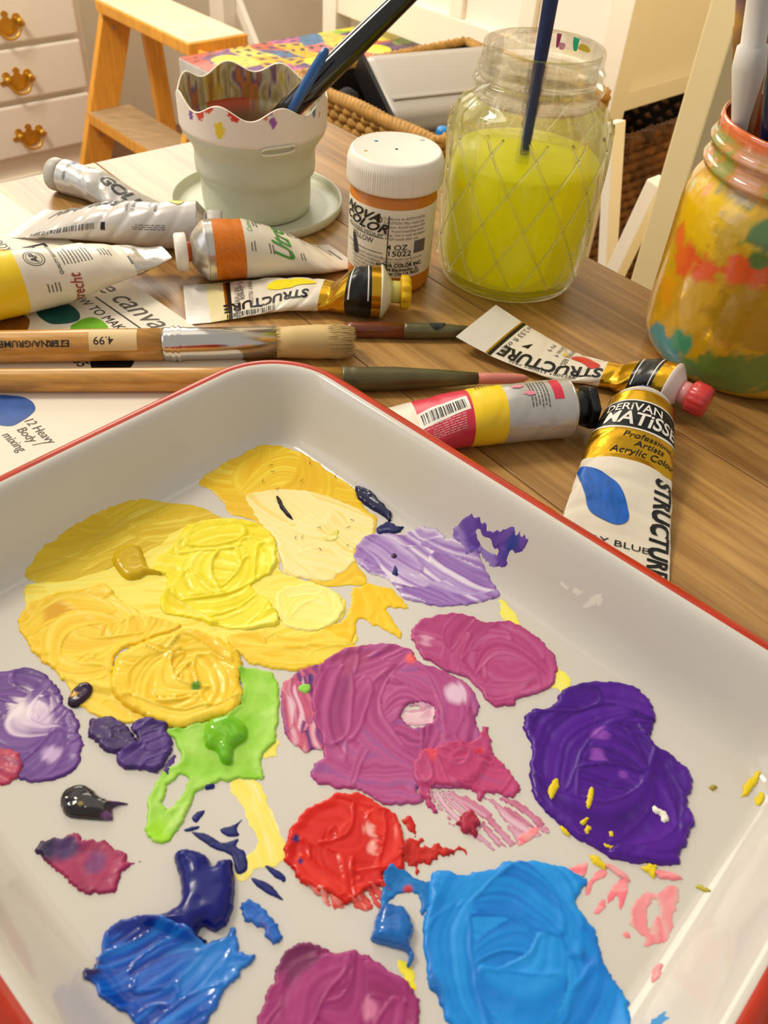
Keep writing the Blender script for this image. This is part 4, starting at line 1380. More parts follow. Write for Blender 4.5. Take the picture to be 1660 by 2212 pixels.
dab('paint_smear', 'translucent pink patch with a pale middle at front right',
    [(1360, 1996), (1374, 1956), (1392, 1932), (1420, 1926), (1462, 1914), (1464, 1950), (1458, 1990), (1450, 2020), (1430, 2040), (1394, 2042), (1400, 2022), (1380, 2016)],
    [(236, 130, 140), (240, 156, 160), (226, 176, 172)], 0.0002, 'stroke', ridge=0.0001, freq=150, direc=((1400, 1930), (1400, 2040)), holes=[[(1402, 1960), (1416, 1946), (1424, 1960), (1414, 2000), (1402, 2012)]])
dab('paint_fleck', 'blue smear on the near wall at the bottom edge', [(1408, 2212), (1424, 2192), (1436, 2186), (1440, 2200), (1428, 2220)], [(60, 150, 214)], 0.0002, 'stroke', ridge=0.00005)
dab('paint_smear', 'cloudy white water mark on the right wall of the tray',
    [(1212, 1252), (1250, 1270), (1290, 1284), (1306, 1304), (1296, 1326), (1268, 1316), (1240, 1290)], [(224, 220, 206), (236, 230, 214)], 0.00008, 'stroke', thin=0.5, ridge=0.00003, freq=260)
rs = random.Random(3)
for k in range(14):       # bristle specks
    x, y = rs.choice([(rs.uniform(600, 770), rs.uniform(1090, 1220)), (rs.uniform(560, 760), rs.uniform(985, 1060))])
    a = rs.uniform(0, pi)
    u0, v0 = pick(x, y)
    u1, v1 = pick(x + 9 * math.cos(a), y + 7 * math.sin(a))
    p0, p1 = uvw(u0, v0, float(tray_z(u0, v0)) + .0011), uvw(u1, v1, float(tray_z(u1, v1)) + .0011)
    mk('brush_bristle', *sweep([p0, (p0 + p1) / 2 + np.array([0, 0, .0002]), p1], 0.00012, 5), M('dark_bristle', (40, 34, 30), 0.6),
       label='short dark loose bristle stuck in the yellow paint', cat='bristle', group='loose bristles in the yellow paint')
# ================================================================== PAINT TUBES
m_tw = M('tube_white', (232, 222, 202), 0.32, spec=0.5, var=(70, 0.08))
m_tal = M('tube_aluminium', (206, 200, 190), 0.24, metal=0.85, bump=(160, 0.25, 0.001))
m_tsil = M('tube_silver_print', (196, 192, 186), 0.30, metal=0.45, bump=(200, 0.2, 0.001))
m_gold = M('gold_foil', (214, 164, 40), 0.22, metal=0.9, bump=(150, 0.2, 0.001))
m_blk = M('black_print', (20, 20, 20), 0.3)
m_gry = M('grey_print', (98, 94, 90), 0.4)
m_wht = M('white_print', (236, 230, 218), 0.35)
m_cr = M('crimp_metal', (228, 222, 212), 0.3, metal=0.15, bump=(120, 0.4, 0.001))


class Tube:
    def __init__(self, root, pix, z, r, flat, wsc=((0, 1), (1, 1)), zb=0.0, dent=0.0012, seed=1, lift=((0, 0), (1, 0)), hsc=((0, 1), (1, 1))):
        self.root, self.r, self.zb, self.dent, self.seed = root, r, zb, dent, seed
        p = catmull([P(x, y, z)[:2] for x, y in pix], 24)
        d = np.r_[0, np.cumsum(np.hypot(*np.diff(p, axis=0).T))]
        self.p, self.d, self.L = p, d, d[-1]
        self.flat, self.wsc, self.lift, self.hsc = flat, wsc, lift, hsc

    def prm(self, s):
        f = min(max(s / self.L, 0), 1)
        ip = lambda q: float(np.interp(f, [a for a, b in q], [b for a, b in q]))
        fl = ip(self.flat)
        fl = fl * fl * (3 - 2 * fl)
        r = self.r
        b = (r * (1 - fl) ** 0.85 + 0.0005 * fl) * ip(self.hsc)
        a = (r * (1 - fl) + pi * r / 2 * fl) * ip(self.wsc)
        return a, b, self.zb + ip(self.lift)

    def at(self, s):
        x = np.interp(s, self.d, self.p[:, 0])
        y = np.interp(s, self.d, self.p[:, 1])
        e = 0.002
        t = np.array([np.interp(min(s + e, self.L), self.d, self.p[:, 0]) - np.interp(max(s - e, 0), self.d, self.p[:, 0]),
                      np.interp(min(s + e, self.L), self.d, self.p[:, 1]) - np.interp(max(s - e, 0), self.d, self.p[:, 1]), 0])
        t /= np.linalg.norm(t)
        if s < 0:
            x, y = x + t[0] * s, y + t[1] * s
        if s > self.L:
            x, y = x + t[0] * (s - self.L), y + t[1] * (s - self.L)
        return np.array([x, y, 0]), t

    def fn(self, s, t, eps=0.0):
        a, b, zl = self.prm(s)
        c, T = self.at(s)
        side = np.array([-T[1], T[0], 0])
        ph = t / self.r
        env = min(1, max(0, s / 0.02)) * min(1, max(0, b / 0.004))
        dn = (sfbm(s * 70, math.sin(ph / 2) * 2.2, self.seed, 2) - .55) * 2 * self.dent * env
        dn += -abs(math.sin(s * 210 + 2.2 * math.cos(ph) + self.seed)) ** 9 * self.dent * .5 * env
        ca, sa = math.cos(ph), math.sin(ph)
        n = np.array([sa / max(a, 1e-4), ca / max(b, 1e-4)])
        n /= np.linalg.norm(n)
        A, B = a * sa + n[0] * (dn + eps), b * ca + n[1] * (dn * (1 if ca > -.2 else 0) + eps)
        return c + side * A + np.array([0, 0, zl + b + B])

    def strip(self, name, s0, s1, mat, n=40, label=None, nu=None, eps=0.0):
        nu = nu or max(3, int(abs(s1 - s0) / 0.0013) + 2)
        V, F = grid(lambda u, v: self.fn(s0 + (s1 - s0) * u, (v - .5) * 2 * pi * self.r, eps), nu, n * 2, closed_v=True)
        return fixn(mk(name, V, F, mat, self.root, label=label))

    def band(self, name, s0, s1, t0, t1, mat, eps=0.00012, label=None):
        V, F = grid(lambda u, v: self.fn(s0 + (s1 - s0) * u, t0 + (t1 - t0) * v, eps), max(3, int(abs(s1 - s0) / .0012)), max(3, int(abs(t1 - t0) / .0012)))
        return mk(name, V, F, mat, self.root, label=label)

    def lath(self, name, prof, mat, n=40, rfun=None, caps=(True, True), label=None):
        """revolved part in front of the shoulder; prof (r, distance outward)"""
        a, b, zl = self.prm(0)
        c, T = self.at(0)
        V, F = lathe(prof, c + np.array([0, 0, zl + b]), -T, n, caps, rfun=rfun)
        return fixn(mk(name, V, F, mat, self.root, label=label))

    def spot(self, name, s, t, ls, lt, mat, seed=0, eps=0.0004, pts=None):
        rd = random.Random(seed)
        if pts is None:
            pts = [(s + ls * math.cos(k) * rd.uniform(.75, 1.15), t + lt * math.sin(k) * rd.uniform(.75, 1.15)) for k in np.linspace(0, 2 * pi, 11)[:-1]]
        V, F = blobxy(pts, 4, 5)
        return mk(name, [self.fn(p[0], p[1], eps) for p in V], F, mat, self.root)

    def para(self, s, t, w, h, rot, lines, mat, seed=0, eps=0.00016):
        """block of tiny print: rows of short dashes of word length"""
        rd = random.Random(seed)
        parts = []
        for i in range(lines):
            y = h / 2 - (i + .5) * h / lines
            x = -w / 2
            end = w / 2 * rd.uniform(.5, 1)
            while x < end:
                wl = rd.uniform(.06, .16) * w
                V, F = rectxy(x, min(x + wl, end), y - h / lines * .2, y + h / lines * .2, 3, 2)
                parts.append(put(self.fn, V, F, s, t, 1, 1, rot, eps))
                x += wl + .03 * w
        V, F = join(*parts)
        return mk('small_print', V, F, mat, self.root, smooth=False, kind='stuff')


def base_of(pix, z):
    q = P(*pix, z)
    return np.array([q[0], q[1], 0])


ribs = lambda k, d: (lambda r, h, a: r + d * (1 if math.sin(k * a) > 0 else 0))
R90 = pi / 2

# ---- blue matte tube with gold and black foil, right of the tray
root = thing('paint_tube', base_of((1350, 1040), 0), 'white paint tube with blue brush stroke and gold black foil, right of the tray', 'paint tube', 'paint tubes')
g = Tube(root, [(1378, 908), (1352, 1040), (1330, 1180), (1322, 1300)], 0.010, 0.0165, [(0, .22), (.3, .55), (.7, .88), (1, 1)], [(0, .95), (.15, 1.02), (.35, 1), (1, 1.02)], dent=0.0012, seed=4)
g.strip('foil_band', 0, .008, m_gold)
g.strip('black_band', .008, .024, m_blk)
g.strip('foil_band', .024, .042, m_gold)
g.strip('body', .042, g.L - .008, m_tw)
g.strip('crimp', g.L - .008, g.L, m_cr)
g.lath('shoulder', [(.0160, -.001), (.0158, .0005), (.0120, .0045), (.0085, .006)], m_tw)
g.lath('cap', [(.0078, .005), (.0085, .006), (.0082, .013), (.0072, .015), (.003, .0155)], M('blue_cap_plastic', (60, 78, 140), 0.35), rfun=ribs(16, .0004))
g.band('white_rule', .0238, .0248, -.022, .022, m_wht)
g.band('white_rule', .0075, .0082, -.022, .022, m_wht)
letters('lettering', g.fn, [('DERiVAN', .0125, -.004, .0068, R90, .012, 0, .95), ('MATiSSE', .0192, .001, .0098, R90, .02, .15, .95)], m_wht, root)
letters('lettering', g.fn, [('Professional', .0285, .006, .0042, R90, .004, .2, 1.1), ('Artists', .0325, .006, .0042, R90, .004, .2, 1.1), ('Acrylic Colour', .0368, .006, .0044, R90, .004, .2, 1.1)], m_blk, root)
letters('lettering', g.fn, [('STRUCTURE', .0745, .0152, .0140, 0, .035, 0, .74)], m_blk, root)
letters('lettering', g.fn, [('PRIMARY BLUE', .0885, -.0050, .0048, R90, 0, 0, 1), ('Series 2', .0945, -.0040, .0046, R90, 0, 0, 1), ('PB 15:3', .1, -.0015, .0046, R90, 0, 0, 1)], m_blk, root)
m_sw = M('blue_stroke', (20, 104, 206), 0.3, var=(400, 0.4), stretch=(1, .25, 1), rotz=.4)
g.spot('blue_stroke', 0, 0, 0, 0, m_sw, pts=[(.0480, -.0255), (.0485, -.018), (.051, -.010), (.056, -.003), (.064, .001), (.074, .003), (.0785, .000), (.0770, -.005), (.0735, -.0095), (.066, -.0125), (.059, -.0165), (.053, -.0215)])

# ---- red tube, crumpled, behind the blue one
root = thing('paint_tube', base_of((1240, 780), 0), 'crumpled white paint tube with red swatch, its cap pointing at the painted jar', 'paint tube', 'paint tubes')
g = Tube(root, [(1446, 846), (1370, 813), (1290, 788), (1180, 752), (1030, 692)], 0.010, 0.0132, [(0, .0), (.1, .12), (.24, .5), (.5, .72), (.8, .93), (1, 1)], [(0, 1), (.15, .92), (.27, .62), (.42, .76), (.7, 1.0), (1, 1.14)], seed=9, dent=.0014,
         hsc=[(0, 1), (.12, .95), (.27, .9), (.5, .9), (1, 1)], lift=[(0, 0), (.5, 0), (.8, .005), (1, .0095)])
g.strip('foil_band', 0, .007, m_gold)
g.strip('black_band', .007, .021, m_blk)
g.strip('foil_band', .021, .037, m_gold)
g.strip('body', .037, g.L - .019, m_tw)
g.strip('crimp', g.L - .019, g.L, m_cr)
g.band('foil_line', g.L - .0205, g.L - .0193, -.019, .019, m_gold)
g.band('black_line', g.L - .0227, g.L - .0205, -.019, .019, m_blk)
g.band('white_rule', .0085, .0092, -.018, .018, m_wht)
g.band('white_rule', .0185, .0192, -.018, .018, m_wht)
g.lath('shoulder', [(.0134, -.0006), (.0136, .0004), (.0120, .002), (.0075, .0055), (.0066, .006)], M('tube_flange', (226, 208, 200), 0.35))
g.lath('neck', [(.0062, .005), (.0062, .012)], M('pink_neck', (226, 150, 150), 0.25, spec=.6))
g.lath('cap', [(.0070, .011), (.0080, .012), (.0080, .019), (.0070, .0215), (.003, .022)], M('red_cap_plastic', (206, 60, 60), 0.25, spec=.6, sss=.2), rfun=ribs(14, .0007))
letters('lettering', g.fn, [('STRUCTURE', .066, .0085, .0115, 0, .03, 0, .9)], m_blk, root)
letters('lettering', g.fn, [('75ml 2.53 fl oz(US)', g.L - .026, -.004, .0048, R90, 0, 0, .95), ('PRIMARY RED', .060, -.006, .0042, R90, 0, 0, .9), ('Series 4', .066, -.006, .0042, R90, 0, 0, .9), ('PV 9', .072, -.006, .0042, R90, 0, 0, .9)], m_gry, root)
letters('lettering', g.fn, [('9312083 110087 3472', .068, .0145, .004, 0, 0, 0, 1.0)], m_blk, root)
g.spot('red_stroke', 0, 0, 0, 0, M('red_stroke', (206, 54, 40), 0.3), pts=[(.040, .003), (.046, -.002), (.054, -.006), (.058, -.004), (.056, -.001), (.050, .002), (.044, .005)])
g.spot('yellow_fleck', .062, -.004, .0018, .0012, M('yellow_fleck', (236, 206, 30), .3), 3)
V, F = put(g.fn, *rectxy(-.0022, .0022, -.0022, .0022, 2, 2), g.L - .034, -.001, 1, 1, 0, .00016)
mk('opacity_mark', [V[0], V[1], V[3]], [(0, 1, 2)], m_blk, root, smooth=False)

# ---- structure yellow tube in front of the white pot
root = thing('paint_tube', base_of((610, 640), 0), 'crumpled white paint tube with yellow swatch and barcode in front of the paint pot', 'paint tube', 'paint tubes')
g = Tube(root, [(822, 640), (766, 637), (700, 624), (600, 614), (500, 615), (395, 620)], 0.012, 0.0152, [(0, 0), (.12, .12), (.25, .55), (.45, .62), (.7, .8), (.9, .97), (1, 1)], [(0, 1), (.1, .95), (.24, .62), (.4, .78), (.6, .92), (1, .98)], seed=13, dent=.0013)
g.strip('foil_band', 0, .006, m_gold)
g.strip('black_band', .006, .0185, m_blk)
g.strip('foil_band', .0185, .036, m_gold)
g.strip('body', .036, g.L - .024, m_tw)
g.strip('worn_end', g.L - .024, g.L - .014, M('cream_print', (228, 214, 160), .35))
g.strip('crimp', g.L - .014, g.L, m_cr)
g.band('foil_line', g.L - .0255, g.L - .024, -.022, .022, m_gold)
g.band('black_line', g.L - .028, g.L - .0255, -.022, .022, m_blk)
g.band('white_rule', .0075, .0082, -.022, .022, m_wht)
g.band('white_rule', .0165, .0172, -.022, .022, m_wht)
g.lath('shoulder', [(.0152, -.0005), (.0158, .0003), (.0152, .0012), (.011, .004), (.0075, .0062)], M('clear_flange', (226, 222, 190), 0.25))
g.lath('neck', [(.0066, .005), (.0066, .0125)], M('lemon_neck', (214, 206, 110), 0.2, spec=.6, sss=.3))
g.lath('cap', [(.0082, .012), (.0092, .0128), (.0090, .0165), (.0070, .018), (.002, .0185)], M('yellow_cap_plastic', (232, 190, 20), 0.3, sss=.2), rfun=ribs(9, .0012))
letters('lettering', g.fn, [('STRUCTURE', .070, .0085, .0098, 0, .03, 0, 1.0)], m_blk, root)
letters('lettering', g.fn, [('PRIMARY YELLOW', .080, -.003, .0036, R90, 0, 0, .8), ('Series 2', .085, -.003, .0036, R90, 0, 0, .8), ('PRE PTB', .0885, -.003, .0036, R90, 0, 0, .8), ('9312083-48', g.L - .031, .012, .0044, R90, 0, 0, .9), ('75 ml 2.53 fl', g.L - .034, -.006, .0046, R90, 0, 0, .8)], m_gry, root)
mk('barcode', *bars(g.fn, .080, .0168, .031, .0055, 0, seed=5), m_blk, root, smooth=False)
g.spot('yellow_swatch', .056, -.004, .014, .0055, M('yellow_swatch', (246, 226, 30), 0.25, var=(300, .15)), 5)

# ---- student tube, silver with red and yellow bands and black cap
root = thing('paint_tube', base_of((1050, 900), 0), 'silver paint tube with red and yellow bands and a black hexagonal cap', 'paint tube', 'paint tubes')
g = Tube(root, [(1222, 890), (1060, 902), (900, 912), (765, 922)], 0.013, 0.0152, [(0, 0), (.25, .06), (.5, .25), (.8, .6), (1, .85)], [(0, 1), (.3, .97), (.5, .97), (1, 1)], seed=17, dent=.0006)
m_rd = M('rose_red_print', (214, 50, 74), .3)
m_yl = M('yellow_print', (244, 206, 30), .3)
g.strip('body', 0, .0355, m_tsil)
g.strip('yellow_band', .0355, .0525, m_yl)
g.strip('red_band', .0525, .0785, m_rd)
g.strip('body_end', .0785, g.L, m_tw)
g.lath('shoulder', [(.0153, -.0006), (.0150, .0005), (.0128, .002), (.0075, .0042)], m_tal)
hexr = lambda r, h, a: r / math.cos(((a + pi / 6) % (pi / 3)) - pi / 6)
g.lath('cap', [(.0080, .0035), (.0084, .004), (.0086, .0095), (.0082, .010)], M('black_cap_plastic', (18, 18, 18), .35))
g.lath('cap_flange', [(.0098, .0095), (.0104, .010), (.0104, .0135), (.0098, .0142)], M('black_cap_plastic', (18, 18, 18), .35), rfun=hexr, n=48)
g.band('red_block', .0065, .0115, -.006, .0085, m_rd)
V, F = put(g.fn, *rectxy(-.0125, .0125, -.0045, .0045, 14, 8), .0665, .0035, 1, 1, .06, .00012)
mk('barcode_ground', V, F, m_wht, root)
mk('barcode', *bars(g.fn, .0665, .0035, .0215, .0058, .06, seed=8, eps=.0002), m_blk, root, smooth=False)
g.para(.0188, .004, .018, .010, R90, 6, m_gry, 2)
g.para(.029, -.011, .010, .007, R90, 4, m_gry, 4)
g.para(.044, -.010, .008, .010, R90, 6, m_gry, 5)
g.para(.0665, .0125, .020, .009, 0, 7, M('pale_print', (236, 170, 170), .4), 6)
for s_, t_, q in ((.0285, -.0015, 1), (.0235, .004, 2)):
    g.spot('pink_fleck', s_, t_, .0032, .0014, M('pink_fleck', (232, 140, 160), .35), q)

# ---- orange-banded white tube behind
root = thing('paint_tube', base_of((580, 530), 0), 'white paint tube with a wide orange band and white screw cap', 'paint tube', 'paint tubes')
g = Tube(root, [(446, 546), (560, 538), (660, 522), (742, 500)], 0.017, 0.0185, [(0, 0), (.25, .12), (.6, .5), (1, 1)], [(0, .98), (.7, .88), (1, .6)], seed=21, dent=.0009)
g.strip('body_end', 0, .0045, m_tal)
g.strip('orange_band', .0045, .0225, M('orange_print', (228, 124, 16), .35, var=(300, .3), stretch=(1, 8, 1)))
g.strip('body', .0225, g.L - .01, m_tw)
g.strip('crimp', g.L - .01, g.L, m_cr)
g.lath('shoulder', [(.0185, -.0005), (.0180, .0008), (.0105, .0085), (.0065, .0095)], m_tal)
g.lath('neck', [(.006, .009), (.006, .012)], M('orange_thread', (214, 86, 24), .4))
g.lath('cap', [(.0105, .0115), (.0112, .0122), (.0112, .0178), (.0102, .0188), (.004, .0188)], M('white_cap_plastic', (238, 230, 214), .35), rfun=ribs(40, .00035))
m_grn = M('green_print', (70, 150, 60), .4)
letters('lettering', g.fn, [('Utrecht', .0445, -.001, .0165, R90, .015, .35, .92), ('Cadmium-Orange', .0265, .004, .0040, R90, 0, .2, .9)], m_grn, root)
letters('lettering', g.fn, [("ARTISTS'", .0525, .006, .0050, R90, .01, 0, .9), ('COLOR', .0565, .006, .0050, R90, .01, 0, .9), ('SERIES 5', .034, .008, .0042, R90, .01, 0, .9), ('HEAVY BODY', .0635, .008, .0036, R90, 0, 0, .9), ('NET 59 ML', .083, .006, .0042, R90, 0, 0, .9)], m_gry, root)
g.para(.0305, .004, .015, .004, R90, 2, m_gry, 12)
for s_, q in ((.027, 1), (.037, 2), (.048, 3), (.055, 4)):
    g.para(s_, -.018, .007, .0035, R90, 2, m_gry, q)
g.band('grey_rule', .0865, .0885, -.008, .008, m_gry)

# ---- long white tube at the left, yellow band at the frame edge
root = thing('paint_tube', base_of((190, 610), 0), 'long white paint tube with small print, yellow band cut by the left edge', 'paint tube', 'paint tubes')
g = Tube(root, [(-75, 645), (60, 617), (222, 577), (360, 546)], 0.016, 0.0182, [(0, 0), (.3, .12), (.6, .4), (1, .95)], [(0, 1), (.55, .92), (.8, .66), (1, .30)], zb=.0008, seed=25, dent=.0008, lift=[(0, 0), (.45, .001), (1, .015)])
g.strip('yellow_band', -.004, .0300, M('lemon_print', (240, 204, 24), .35))
g.strip('body', .0300, g.L - .026, m_tw)
g.strip('bare_end', g.L - .026, g.L, m_tal)
g.lath('shoulder', [(.0182, 0), (.0178, .0048), (.0105, .012), (.0065, .013)], m_tal)
g.lath('cap', [(.0105, .0125), (.0112, .013), (.0112, .019), (.0102, .020)], M('white_cap_plastic', (238, 230, 214), .35), rfun=ribs(40, .00035))
letters('lettering', g.fn, [('Utrecht', .057, -.0330, .0095, R90, .01, .3, .9)], M('red_print', (160, 60, 50), .4), root)
letters('lettering', g.fn, [('AP', .0395, -.007, .0058, R90, .01, 0, .9), ('QUALITY GUARANTEE', .0505, -.0055, .0027, R90, .012, 0, .95)], m_blk, root)
for rr in (.0052, .0040):
    c = [(math.cos(k) * rr, math.sin(k) * rr) for k in np.linspace(0, 2 * pi, 37)]
    V, F = [], []
    for i, q in enumerate(c):
        V += [g.fn(.0395 + q[0], -.007 + q[1], .00016), g.fn(.0395 + q[0] * 1.07, -.007 + q[1] * 1.07, .00016)]
        if i:
            F.append((2 * i - 2, 2 * i - 1, 2 * i + 1, 2 * i))
    mk('seal_ring', V, F, m_blk, root, smooth=False)
g.para(.062, -.0055, .014, .018, R90, 9, m_gry, 31)
g.para(.080, -.004, .009, .008, R90, 4, m_gry, 32)
g.para(.044, -.026, .006, .008, R90, 4, m_gry, 33)
g.band('grey_rule', .0925, .0940, -.016, -.007, m_gry)

# ---- flattened silver grey tube with yellow label
root = thing('paint_tube', base_of((220, 490), 0), 'pale grey folded paint tube with yellow colour label, leaning on the long white tube', 'paint tube', 'paint tubes')
g = Tube(root, [(428, 492), (330, 490), (200, 472), (48, 442)], 0.013, 0.0150, [(0, 0), (.2, .1), (.5, .3), (.75, .62), (1, 1)], [(0, 1), (.5, .98), (1, .98)], seed=29, dent=.0013)
g.strip('body', 0, g.L - .008, M('pale_grey_print', (206, 200, 194), .3, metal=.15, var=(60, .1)))
g.strip('crimp', g.L - .008, g.L, m_cr)
g.lath('shoulder', [(.0150, -.0005), (.0146, .0006), (.0092, .0055), (.006, .0068)], m_tal)
g.lath('cap', [(.0085, .0065), (.0092, .007), (.0092, .0150), (.0085, .016)], M('grey_cap_plastic', (188, 184, 178), .4), rfun=ribs(30, .0003))
g.spot('yellow_label', .0125, -.004, .0052, .0055, M('yellow_label', (236, 208, 20), .3), 4)
m_sil = M('silver_print', (150, 146, 142), .25, metal=.6)
letters('lettering', g.fn, [('GOLDEN', .075, -.0050, .0120, 0, .03, .2, 1.2)], m_gry, root)
letters('lettering', g.fn, [('Yellow', .0245, .0025, .0042, R90, 0, 0, .9), ('Hue', .0285, .0005, .0042, R90, 0, 0, .9), ('Jaune de', .0385, .0025, .0042, R90, 0, 0, .9), ('moyen', .0425, .0025, .0042, R90, 0, 0, .9)], m_gry, root)
V, F = put(g.fn, *rectxy(-.030, .026, -.003, .003, 30, 5), .078, .0185, 1, 1, 0, .0001)
mk('barcode', *bars(g.fn, .084, .0185, .044, .005, 0, seed=15), m_gry, root, smooth=False)
g.band('black_block', .0545, .0575, .0155, .0215, m_blk)
g.para(.030, .0185, .022, .004, 0, 3, m_gry, 41)

# ---- crumpled foil tube with grey cap at the back left
root = thing('paint_tube', base_of((250, 410), 0), 'crumpled silver foil paint tube with a grey cap near the back edge', 'paint tube', 'paint tubes')
g = Tube(root, [(142, 384), (200, 400), (272, 421), (338, 437)], 0.011, 0.0118, [(0, 0), (.3, .15), (.6, .45), (1, .95)], [(0, 1), (1, 1)], seed=33, dent=.0012)
g.strip('body', 0, g.L, m_tsil)
g.lath('shoulder', [(.0118, -.0004), (.0114, .0008), (.0095, .002)], m_tal)
g.lath('cap', [(.0104, .0018), (.0112, .0024), (.0114, .0092), (.0106, .0106), (.004, .0108)], M('dull_grey_cap', (182, 178, 168), .45), rfun=ribs(36, .0002))
letters('lettering', g.fn, [('GOLDEN', .058, -.001, .0110, 0, .03, .2, 1.1)], M('dark_foil_print', (70, 68, 68), .35), root)
letters('lettering', g.fn, [('HEAVY BODY', .008, -.007, .0028, R90, .005, 0, .9), ('Van Dyke', .018, .003, .0038, 0, .01, .1, 1)], m_blk, root)
g.band('blue_mark', .0075, .0105, -.0005, .0035, M('blue_mark', (40, 50, 140), .4))
# ================================================================== BRUSHES lying on the table
m_bwood = M('varnished_birch', (216, 158, 72), .3, var=(30, .35), stretch=(1.5, 14, 14), coat=.3)
m_ferr = M('nickel_ferrule', (206, 202, 196), .16, metal=1.0)
m_olive = M('painted_ferrule', (112, 106, 72), .38, metal=.5, var=(60, .3))
m_hog = M('hog_bristle', (222, 192, 128), .6, var=(120, .25), stretch=(.1, 1, 1))


class Stick:
    """straight round handle: positions given by pixel x along its axis"""

    def __init__(self, root, pa, pb, z):
        self.root = root
        self.xa, self.xb = pa[0], pb[0]
        self.a, self.b = P(*pa, z), P(*pb, z)
        self.T = (self.b - self.a) / np.linalg.norm(self.b - self.a)
        self.side = np.cross([0, 0, 1], self.T)
        self.z = z

    def s(self, px):
        lo, hi = -0.2, 1.2
        for _ in range(40):
            m = (lo + hi) / 2
            if (proj(self.a + (self.b - self.a) * m)[0] < px) == (self.xb > self.xa):
                lo = m
            else:
                hi = m
        return lo * np.linalg.norm(self.b - self.a)

    def part(self, name, prof, mat, n=40, label=None, caps=(True, True), sq=(1, 1)):
        V, F = lathe([(r, self.s(x)) for x, r in prof], self.a, self.T, n, caps, sq=sq)
        return fixn(mk(name, V, F, mat, self.root, label=label))

    def fn(self, r):
        def f(x, y, e):
            ph = y / r
            return self.a + self.T * x + self.side * math.sin(ph) * (r + e) + np.array([0, 0, math.cos(ph) * (r + e)])
        return f


def hairs(st, x0, x1, r0, rm, n, seed, th=0.00022, tip=.75, sq=1.0):
    rd = random.Random(seed)
    parts = []
    s0, s1 = st.s(x0), st.s(x1)
    for i in range(n):
        a, q = rd.uniform(0, 2 * pi), math.sqrt(rd.uniform(.55, 1))
        e = s0 + (s1 - s0) * rd.uniform(tip + .14, 1.0)
        q2 = q * rd.uniform(.93, 1.03)
        dirv = st.side * math.cos(a) + np.array([0, 0, math.sin(a) * sq])
        path = [st.a + st.T * (s0 + (e - s0) * t) + dirv * (r0 * q * (1 - t) + (rm * q2) * math.sin(min(1, t * 1.15) * pi / 2) * t - (rm * .55 * q2) * max(0, t - tip) ** 2 * 6) for t in (0, .3, .6, .8, .92, 1)]
        parts.append(sweep(path, [th, th, th, th * .9, th * .7, th * .3], 4, False))
    return join(*parts)


root = thing('paint_brush', base_of((400, 741), 0), 'thick varnished wooden brush with nickel ferrule and blond bristles', 'brush', 'brushes lying on the table')
R1 = 0.0089
b1 = Stick(root, (-240, 752), (768, 737), R1)
b1.part('handle', [(-240, .0072), (-120, .0084), (0, .0085), (200, .0087), (354, .0087)], m_bwood)
b1.part('ferrule', [(353, .0089), (362, .0091), (370, .0089), (376, .0098), (382, .0089), (388, .0099), (394, .0089), (398, .0091), (404, .0089), (597, .0087)], m_ferr, 48)
b1.part('bristle_core', [(590, .0080), (640, .0090), (690, .0096), (735, .0090), (755, .0066), (764, .003)], m_hog)
mk('bristles', *hairs(b1, 592, 768, .0086, .0102, 900, 4), m_hog, root, kind='stuff')
f1 = b1.fn(.0088)
letters('lettering', f1, [('ETERNA/GRUMBACHER', b1.s(50), -.0075, .0052, pi, .01, 0, .95), ('582', b1.s(122), -.0075, .0046, pi, .005, 0, 1), ('12', b1.s(150), -.0075, .0052, pi, .01, 0, 1)], m_ink, root, .0001)
V, F = put(f1, *rectxy(-.0125, .0125, -.0065, .0065, 6, 16), b1.s(250), -.0055, 1, 1, 0, .00012)
stk = mk('price_sticker', V, F, M('price_sticker', (226, 196, 140), .5), root)
letters('price', f1, [('4.99', b1.s(230), -.0062, .0062, pi, .005, 0, 1)], m_ink, root, .0002)

root = thing('paint_brush', base_of((400, 818), 0), 'long wooden brush with olive ferrule and pink stained tip behind the tray corner', 'brush', 'brushes lying on the table')
b2 = Stick(root, (-160, 822), (1140, 817), .0062)
b2.part('handle', [(-160, .0050), (0, .0060), (400, .0064), (740, .0064)], m_bwood)
b2.part('ferrule', [(738, .0065), (744, .0068), (752, .0065), (762, .0065), (768, .0068), (774, .0065), (850, .0065), (960, .0048), (1032, .0032)], m_olive)
b2.part('bristles', [(1028, .0030), (1060, .0031), (1110, .0028), (1132, .0020), (1142, .0008)], M('pink_bristle', (220, 136, 122), .5, var=(200, .2), stretch=(.1, 1, 1)))

root = thing('paint_brush', base_of((880, 722), 0), 'reddish brown brush with black stained ferrule behind the blond bristles', 'brush', 'brushes lying on the table')
b3 = Stick(root, (745, 711), (1085, 718), .0047)
b3.part('handle', [(745, .0038), (762, .0046), (874, .0047)], M('mahogany_lacquer', (130, 62, 28), .3, var=(40, .3), coat=.3))
b3.part('ferrule', [(872, .0047), (880, .0050), (888, .0047), (898, .0047), (906, .0050), (914, .0047), (970, .0042), (1020, .0032)], m_olive)
b3.part('bristles', [(1018, .0030), (1036, .0026), (1050, .0010)], M('dark_bristles', (60, 54, 44), .6))
fb = b3.fn(.0047)
V, F = blobxy([(b3.s(928), -.001), (b3.s(940), -.0042), (b3.s(950), -.003), (b3.s(962), .001), (b3.s(950), .004), (b3.s(930), .003)], 3, 4)
mk('black_stain', [fb(p[0], p[1], .0002) for p in V], F, m_blk, root)


# ================================================================== standing vessels
def toward_cam(c):
    d = np.array([-c[0], -c[1], 0.0])
    return d / np.linalg.norm(d)


